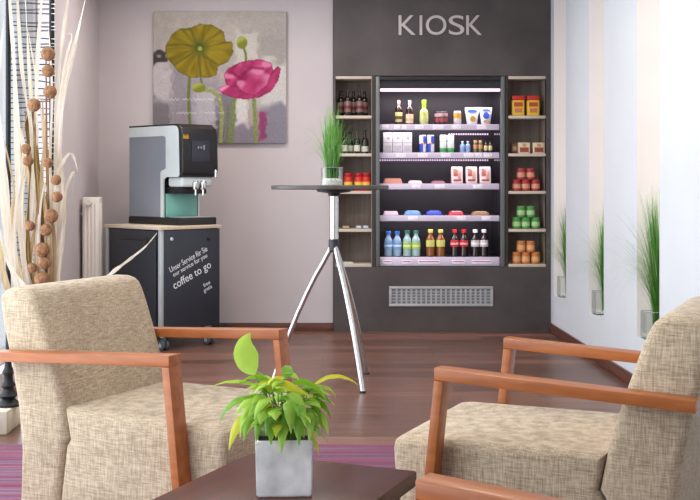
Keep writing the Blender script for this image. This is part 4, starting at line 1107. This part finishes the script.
def leaf(path, wd, mat, side, cup=0.3):
    """path: three or four points, smoothed; a pointed oval blade with a midrib, on a thin stalk"""
    pts = [Vector(p_) for p_ in path]; K = 12; out = []
    n_ = len(pts) - 1
    for k_ in range(K + 1):
        t = k_ / K
        q_ = pts[:]
        while len(q_) > 1: q_ = [q_[i].lerp(q_[i + 1], t) for i in range(len(q_) - 1)]
        out.append(q_[0])
    ws = [max(0.0012, wd * (math.sin(math.pi * min(1, (k_ / K) ** 0.8)) ** 0.8 * (1 - 0.25 * k_ / K))) for k_ in range(K + 1)]
    q = MB(); vs, fs = [], []
    for i, p_ in enumerate(out):
        t = (out[min(i + 1, K)] - out[max(i - 1, 0)]).normalized()
        s = Vector(side); s = s - t * s.dot(t)
        if s.length < 1e-4: s = t.orthogonal()
        s.normalize(); nn = s.cross(t).normalized(); w2 = ws[i] / 2
        wav = 0.10 * math.sin(i * 1.9)
        for u in (-1, -0.5, 0, 0.5, 1):
            vs.append(p_ + s * w2 * u + nn * w2 * (cup * u * u + wav * (abs(u) == 1)))
    for i in range(K):
        for j in range(4): fs.append((i * 5 + j, i * 5 + j + 1, (i + 1) * 5 + j + 1, (i + 1) * 5 + j))
    q.add(vs, fs, mat, True)
    return q
def lp(x, y, dY): # pixel + distance offset -> plant space
    v = at(x, y, PY + dY); return Vector((v.x - PX, v.y - PY, v.z - PZ))
rng = random.Random(5)
def stalk(mb, a, b, bend=0.01):
    a, b = Vector(a), Vector(b); m_ = a.lerp(b, 0.5) + Vector((0, 0, bend))
    mb.tube([a, m_, b], [0.0022, 0.0018, 0.0012], M['stem'], 6)
stems = MB()
soil = lp(283, 445, 0)
hand = [ # (start, mid, tip, dY start, dY tip, width, mat, side)
    ((255, 375), (236, 348), (250, 333), 0.0, 0.0, 0.062, 'leaf_l', (1, 0.3, 0)),
    ((311, 388), (335, 368), (358, 385), 0.0, 0.02, 0.020, 'leaf_y', (0, -0.75, 0.66)),
    ((306, 392), (330, 382), (336, 398), 0.0, -0.02, 0.020, 'leaf_l', (0, -0.8, 0.6)),
    ((262, 388), (238, 374), (213, 386), 0.0, -0.01, 0.020, 'leaf_l', (0, -0.8, 0.6)),
    ((252, 396), (228, 392), (219, 424), 0.0, -0.03, 0.026, 'leaf_g', (0.6, -0.6, 0.2)),
    ((256, 412), (236, 414), (229, 450), -0.02, -0.06, 0.030, 'leaf_y', (1, -0.2, 0)),
    ((281, 418), (283, 424), (281, 453), -0.05, -0.085, 0.030, 'leaf_l', (1, 0, 0)),
    ((268, 392), (276, 378), (312, 398), -0.03, -0.05, 0.036, 'leaf_y', (0.3, -0.5, 0.8)),
    ((290, 386), (312, 376), (328, 404), -0.02, -0.04, 0.028, 'leaf_g', (0, -0.7, 0.7)),
    ((296, 404), (318, 398), (322, 430), -0.02, -0.05, 0.030, 'leaf_g', (0.4, -0.7, 0.3)),
    ((262, 404), (244, 400), (240, 438), -0.02, -0.06, 0.026, 'leaf_l', (1, -0.2, 0)),
    ((274, 398), (262, 392), (254, 420), -0.04, -0.08, 0.032, 'leaf_l', (1, -0.3, 0.2)),
    ((284, 396), (300, 396), (306, 428), -0.05, -0.08, 0.034, 'leaf_l', (1, -0.3, 0.1)),
    ((272, 384), (258, 366), (238, 384), 0.02, 0.0, 0.032, 'leaf_g', (0.2, -0.8, 0.5)),
    ((278, 384), (290, 370), (300, 382), 0.03, 0.05, 0.034, 'leaf_l', (0.2, -0.8, 0.5)),
    ((282, 408), (268, 404), (266, 436), -0.06, -0.085, 0.030, 'leaf_g', (1, -0.2, 0.1)),
    ((300, 412), (314, 408), (318, 438), -0.03, -0.06, 0.026, 'leaf_l', (0.9, -0.4, 0.1)),
    ((262, 394), (240, 394), (226, 412), 0.01, 0.0, 0.028, 'leaf_g', (0.1, -0.8, 0.6)),
    ((290, 392), (296, 380), (314, 384), 0.0, 0.02, 0.030, 'leaf_y', (0.1, -0.8, 0.6)),
    ((268, 415), (258, 412), (256, 442), -0.06, -0.08, 0.030, 'leaf_g', (1, -0.2, 0.1)),
    ((292, 414), (298, 414), (299, 446), -0.06, -0.085, 0.030, 'leaf_g', (1, -0.1, 0.1)),
    ((302, 416), (312, 412), (309, 442), -0.05, -0.075, 0.032, 'leaf_l', (0.9, -0.4, 0.1)),
    ((306, 402), (322, 398), (331, 420), 0.0, -0.02, 0.030, 'leaf_g', (0.3, -0.7, 0.5)),
    ((304, 410), (324, 408), (328, 436), 0.01, -0.01, 0.028, 'leaf_l', (0.6, -0.7, 0.2)),
    ((258, 416), (246, 416), (244, 440), 0.0, -0.02, 0.026, 'leaf_g', (1, -0.3, 0.1)),
    ((276, 416), (270, 420), (271, 445), -0.06, -0.08, 0.028, 'leaf_g', (1, 0.1, 0.1)),
    ((288, 400), (290, 404), (291, 434), -0.07, -0.085, 0.032, 'leaf_l', (1, 0, 0.1)),
    ((298, 394), (318, 388), (330, 396), 0.01, 0.02, 0.026, 'leaf_l', (0.1, -0.8, 0.6)),
    ((264, 400), (250, 402), (246, 424), -0.03, -0.05, 0.030, 'leaf_l', (0.8, -0.5, 0.2)),
]
for s, m_, t, d0, d1, wd, mt, sd in hand:
    a, b, c = lp(*s, d0), lp(*m_, (d0 + d1) / 2), lp(*t, d1)
    leaf([a, b, c], wd, M[mt], sd).build('leaf', pp)
    stalk(stems, (rng.uniform(-0.02, 0.02), rng.uniform(-0.02, 0.02), hp - 0.02), a)
for i in range(67):
    az = rng.uniform(0, 2 * math.pi); u = rng.uniform(-0.75, 1.0); rr = rng.uniform(0.35, 1.0)
    ro = rr * math.sqrt(max(0.05, 1 - u * u)) * 0.070
    a = Vector((ro * math.cos(az) + 0.004, ro * math.sin(az), 0.190 + 0.066 * u * rr))
    if a.z < 0.142: a.z = 0.142 + 0.3 * (0.142 - a.z)
    L_ = rng.uniform(0.045, 0.075); el = rng.uniform(-0.2, 0.6) + 0.3 * u
    ad = az + rng.uniform(-.7, .7)
    d = Vector((math.cos(ad) * math.cos(el), math.sin(ad) * math.cos(el), math.sin(el)))
    b = a + d * L_ * 0.55 + Vector((0, 0, 0.008)); c = a + d * L_ * 0.9 + Vector((0, 0, -L_ * rng.uniform(0.1, 0.8)))
    if c.z < 0.13 and max(abs(c.x), abs(c.y)) < 0.075: c.z = 0.13
    sd = Vector((-math.sin(ad), math.cos(ad), rng.uniform(-.5, .5)))
    leaf([a, b, c], rng.uniform(0.023, 0.038), M[rng.choice(['leaf_g', 'leaf_g', 'leaf_l', 'leaf_l', 'leaf_l', 'leaf_y'])], sd, rng.uniform(0.15, 0.45)).build('leaf', pp)
    if i % 3 == 0: stalk(stems, (a.x * 0.3, a.y * 0.3, hp - 0.02), a)
stems.build('stem', pp)

# ------------------------------------------------------------------ wire screen on stone blocks
post = [(-1.438, 5.27), (-1.238, 5.27)]
for i, (x, y) in enumerate(post):
    xa, xb = (x - 0.155, x + 0.03) if i == 0 else (x - 0.09, x + 0.10)
    tag(MB().box((xa, y - 0.13, 0), (xb, y + 0.12, 0.105), M['stone'], 0.006).build('stone_block'),
        ['pale stone block under the left post of the wire screen', 'pale stone block under the right post, hidden behind the left armchair'][i], 'block', 'stone blocks under the wire screen')
ws = thing('wire_screen', 'tall black iron screen with wires wound between two posts', 'screen', (0, 0, 0))
for x, y in post:
    q = MB()
    q.lathe([(0.055, 0.105), (0.055, 0.115), (0.04, 0.13), (0.03, 0.14), (0.045, 0.155), (0.03, 0.172), (0.024, 0.185), (0.034, 0.20), (0.022, 0.22), (0.02, 0.245), (0.028, 0.26), (0.018, 0.28), (0.014, 0.32), (0.012, 0.4), (0.012, 2.55), (0.016, 2.56), (0.0, 2.59)], M['black_matt'], 16, TR(x, y, 0))
    q.build('post', ws)
q = MB(); rg = random.Random(9); nW = 70
for i in range(nW):
    z0 = 0.75 + i * 0.0255 + rg.uniform(-0.006, 0.006); r_ = 0.0015
    sl_ = rg.uniform(-0.012, 0.012); bow = rg.uniform(-0.008, 0.008)
    for fy in (-0.0145, 0.0145):
        q.tube([(post[0][0] - 0.002, 5.27 + fy, z0), (-1.338 + rg.uniform(-.02, .02), 5.27 + fy, z0 + sl_ / 2 + bow), (post[1][0] + 0.002, 5.27 + fy, z0 + sl_)], r_, M['black_matt'], 5)
    q.tube([(post[1][0] + 0.0155 * math.cos(t), 5.27 + 0.0155 * math.sin(t), z0 + sl_) for t in [R(-90 + 30 * k_) for k_ in range(7)]], r_ * 1.4, M['alu'], 5)
q.build('wire_winding', ws)
# ------------------------------------------------------------------ dried arrangement
DX, DY = -1.215, 5.05
da = thing('dried_arrangement', 'tall vase arrangement of pale dried leaves and brown balls by the left window', 'dried plant', (DX, DY, 0))
MB().lathe([(0.0, 0.0), (0.07, 0.0), (0.078, 0.02), (0.085, 0.2), (0.08, 0.38), (0.075, 0.5), (0.085, 0.55), (0.075, 0.55), (0.065, 0.5), (0, 0.45)], M['ceramic'], 28).build('vase', da)
def dp(x, y, dY=0.0):
    v = at(x, y, DY + dY); return Vector((v.x - DX, v.y - DY, v.z))
def dried(path, wpx, mat, dY, twist, rg):
    pts = [dp(x, y, dY + rg.uniform(-0.015, 0.015)) for x, y in path]
    out = []; n_ = len(pts)
    for i in range(n_ - 1):                        # smooth run through the points
        p0, p1, p2, p3 = pts[max(i - 1, 0)], pts[i], pts[i + 1], pts[min(i + 2, n_ - 1)]
        for k_ in range(5):
            t = k_ / 5
            out.append(0.5 * ((2 * p1) + (p2 - p0) * t + (2 * p0 - 5 * p1 + 4 * p2 - p3) * t * t + (3 * p1 - p0 - 3 * p2 + p3) * t ** 3))
    out.append(pts[-1]); K = len(out) - 1; vs, fs = [], []
    wd = wpx * 0.72 * DY / F
    for i, p_ in enumerate(out):
        t = (out[min(i + 1, K)] - out[max(i - 1, 0)]).normalized(); u = i / K
        a = twist * u + rg.uniform(-0.15, 0.15)
        a += 0.5 * math.sin(i * 0.7 + twist * 5); s = Vector((math.cos(a), -math.sin(a), 0)); s = (s - t * s.dot(t)).normalized(); nn = s.cross(t).normalized()
        w2 = max(0.001, wd / 2 * min(1, 0.3 + 2.2 * u) * (1 - u ** 3) + 0.0006) * (0.85 + 0.3 * rg.random())
        vs += [p_ - s * w2 + nn * w2 * 0.5, p_ - s * w2 * 0.4 - nn * w2 * 0.1, p_ + s * w2 * 0.4 + nn * w2 * 0.15, p_ + s * w2 - nn * w2 * 0.35]
    for i in range(K):
        for j in range(3): fs.append((i * 4 + j, i * 4 + j + 1, (i + 1) * 4 + j + 1, (i + 1) * 4 + j))
    MB().add(vs, fs, mat, True).build('dried_leaf', da)
rg = random.Random(21)
PA, TA, OL = M['dry_pale'], M['dry_tan'], M['dry_olive']
paths = [([(36, 330), (22, 240), (18, 150), (14, 60), (8, -20)], 11, PA, 0.02, 0.8), ([(38, 330), (30, 250), (34, 160), (22, 70), (16, -30)], 10, PA, -0.02, -0.8),
         ([(42, 330), (36, 230), (36, 130), (38, 50), (45, -40)], 9, PA, 0.05, 1.2), ([(48, 330), (56, 240), (58, 150), (64, 90), (76, 40), (88, -12)], 10, PA, -0.03, 0.9),
         ([(46, 330), (56, 230), (57, 120), (60, 60), (68, 0), (72, -30)], 8, PA, 0.06, -1.0), ([(34, 330), (12, 260), (4, 180), (-2, 90), (4, 20)], 11, PA, 0.0, 1.0),
         ([(36, 330), (16, 280), (6, 220), (-8, 160), (-20, 120)], 10, PA, -0.06, 0.6), ([(44, 330), (46, 270), (52, 210), (46, 150), (38, 90), (28, 30)], 8, PA, 0.08, 1.4),
         ([(40, 330), (28, 270), (20, 210), (24, 150), (12, 110)], 11, PA, -0.05, -0.8), ([(52, 330), (60, 270), (64, 220), (66, 190), (74, 172), (72, 200)], 5, PA, -0.05, 0.9),
         ([(50, 330), (52, 230), (56, 180), (64, 160), (72, 154), (78, 172)], 7, PA, -0.07, 0.5), ([(44, 330), (40, 290), (45, 230), (50, 200), (38, 170)], 6, PA, -0.08, 1.2),
         ([(40, 330), (34, 280), (26, 240), (30, 190), (22, 140), (32, 100)], 8, TA, 0.03, 0.9), ([(42, 330), (38, 250), (32, 180), (28, 120), (24, 112)], 11, OL, 0.05, 0.4),
         ([(44, 330), (42, 240), (38, 170), (34, 118), (30, 100)], 9, OL, 0.06, -0.5), ([(38, 330), (20, 270), (10, 230), (14, 190), (4, 140)], 7, TA, 0.04, 0.8),
         ([(46, 330), (50, 260), (60, 215), (62, 180), (58, 120), (66, 60), (72, 36), (66, 34)], 6, PA, 0.02, 1.1), ([(56, 330), (56, 290), (60, 250), (63, 225)], 9, PA, -0.09, 0.4),
         ([(30, 330), (20, 300), (14, 250), (16, 200)], 10, PA, -0.10, 0.5), ([(36, 330), (32, 300), (24, 260), (22, 200), (27, 170)], 9, PA, -0.10, -0.5),
         ([(48, 330), (46, 290), (38, 250), (40, 210), (44, 185)], 7, PA, -0.11, 0.7), ([(40, 330), (44, 260), (40, 200), (44, 150), (46, 110)], 6, TA, 0.07, 0.7),
         ([(36, 330), (40, 240), (36, 160), (30, 80), (26, 10), (24, -30)], 6, PA, 0.09, 1.4), ([(50, 330), (48, 240), (50, 160), (52, 90), (48, 20)], 6, PA, 0.10, 1.2),
         ([(34, 330), (8, 290), (0, 240), (-4, 200)], 8, TA, -0.08, 0.4), ([(60, 330), (66, 300), (80, 290), (100, 282), (118, 268), (134, 256), (146, 246), (157, 233)], 5, PA, -0.16, 0.4),
         ([(38, 330), (26, 290), (8, 262), (-4, 214)], 7, PA, -0.12, 0.6), ([(44, 330), (36, 300), (30, 262), (36, 220)], 8, TA, -0.06, 0.3)]
for pth, wpx, mt, dY, tw in paths: dried(pth, wpx, mt, dY, tw, rg)
for pth, wpx, mt, dY, tw in [([(46, 330), (44, 280), (40, 220), (36, 160), (33, 120)], 8, OL, -0.09, 0.5), ([(42, 330), (36, 270), (40, 200), (44, 140), (42, 96)], 6, TA, -0.10, 0.8), ([(50, 330), (50, 270), (46, 215), (40, 165)], 7, TA, -0.10, 0.3),
        ([(40, 330), (30, 280), (28, 220), (32, 150)], 6, OL, -0.09, -0.6), ([(52, 330), (54, 280), (54, 235), (48, 196)], 6, TA, -0.09, 0.5)]:
    dried(pth, wpx, mt, dY, tw, rg)
for bx, by in ((48, 150), (36, 190), (46, 60)):                     # brown sticks that carry the balls
    q = MB(); q.tube([dp(44, 340, 0.02), dp((44 + bx) / 2 + 2, (320 + by) / 2, -0.08), dp(bx, by, -0.13)], [0.006, 0.005, 0.003], M['stick'], 8); q.build('stem', da)
for bx, by, r_ in [(48, 54, 7), (48, 71, 6.2), (50, 92, 6.6), (34, 105, 6.6), (26, 149, 5), (28, 161, 5.4), (48, 163, 5.2), (56, 180, 5.2), (57, 197, 5.4), (51, 216, 7), (46, 230, 6), (42, 250, 7.2), (44, 263, 6.2), (42, 279, 7.5), (32, 268, 5), (30, 226, 5)]:
    q = MB(); bm = bmesh.new(); bmesh.ops.create_icosphere(bm, subdivisions=3, radius=r_ * DY / F)
    for v in bm.verts: v.co *= 1 + 0.05 * (hash2(v.co.x * 900, v.co.z * 900 + v.co.y * 300) - 0.5)
    q.bm(bm, M['ball'], True, Matrix.Translation(dp(bx, by, -0.13))); q.build('ball', da)

# ------------------------------------------------------------------ camera
cam = bpy.data.cameras.new('camera'); co_ = bpy.data.objects.new('camera', cam); COL.objects.link(co_)
co_.location = (0, 0, EYE); co_.rotation_euler = (R(90), 0, 0)
cam.sensor_fit = 'HORIZONTAL'; cam.sensor_width = 36; cam.lens = 36 * F / 700
cam.shift_x = (350 - VX) / 700; cam.shift_y = (VY - 250) / 700
cam.clip_start = 0.05; cam.clip_end = 60
sc.camera = co_

# ------------------------------------------------------------------ light
def area(name, loc, rot, sx, sy, e, c, spread=180):
    l = bpy.data.lights.new(name, 'AREA'); l.shape = 'RECTANGLE'; l.size = sx; l.size_y = sy; l.energy = e; l.color = c
    l.spread = R(spread)
    o = bpy.data.objects.new(name, l); COL.objects.link(o); o.location = loc; o.rotation_euler = rot
    return o
cool = (0.84, 0.91, 1.0); warm = (1.0, 0.80, 0.60)
for y0_, y1_, e_ in ((WY0, 3.2, 76), (3.2, WY1, 84)):
    area('daylight_window_left', (XL - 0.07, (y0_ + y1_) / 2, (WZ0 + WZ1) / 2), (0, R(-90), 0), WZ1 - WZ0, y1_ - y0_, e_, cool)
area('daylight_window_rear', ((RX0 + RX1) / 2, YR + 0.02, (RZ0 + RZ1) / 2), (R(90), 0, 0), RX1 - RX0, RZ1 - RZ0, 4, (0.92, 0.95, 1.0))
for x, y, e_, c_l in ((-0.5, 2.6, 1.5, warm), (0.85, 3.0, 8, warm), (-0.8, 5.6, 14, (1.0, 0.86, 0.72)), (0.8, 5.6, 14, (1.0, 0.86, 0.72)), (-0.9, 7.6, 15, (1.0, 0.90, 0.84)), (0.3, 7.4, 15, (1.0, 0.90, 0.84))):
    area('ceiling_lamp_and_fill', (x, y, H - 0.01), (0, 0, 0), 0.35, 0.35, e_, c_l, 165)  # warm front lamps inferred; those farther back added to brighten wall and floor
area('cooler_lamp', ((ix0 + ix1) / 2, CY + 0.10, zl - 0.02), (R(20), 0, 0), 0.86, 0.03, 4.0, (1.0, 0.82, 0.97))
for k_, z in SH.items():
    area('cooler_shelf_light', ((ix0 + ix1) / 2, CY + 0.085, z - 0.022), (R(22), 0, 0), 0.86, 0.02, 1.6, (0.98, 0.82, 1.0))
wd_ = bpy.data.worlds.new('sky'); sc.world = wd_; wd_.use_nodes = True
bg = wd_.node_tree.nodes['Background']; bg.inputs['Color'].default_value = (0.86, 0.92, 1.0, 1); bg.inputs['Strength'].default_value = 1.0

vs_ = sc.view_settings
vs_.view_transform = 'Standard'; vs_.look = 'None'; vs_.exposure = 0.15; vs_.gamma = 1.0; vs_.use_curve_mapping = False
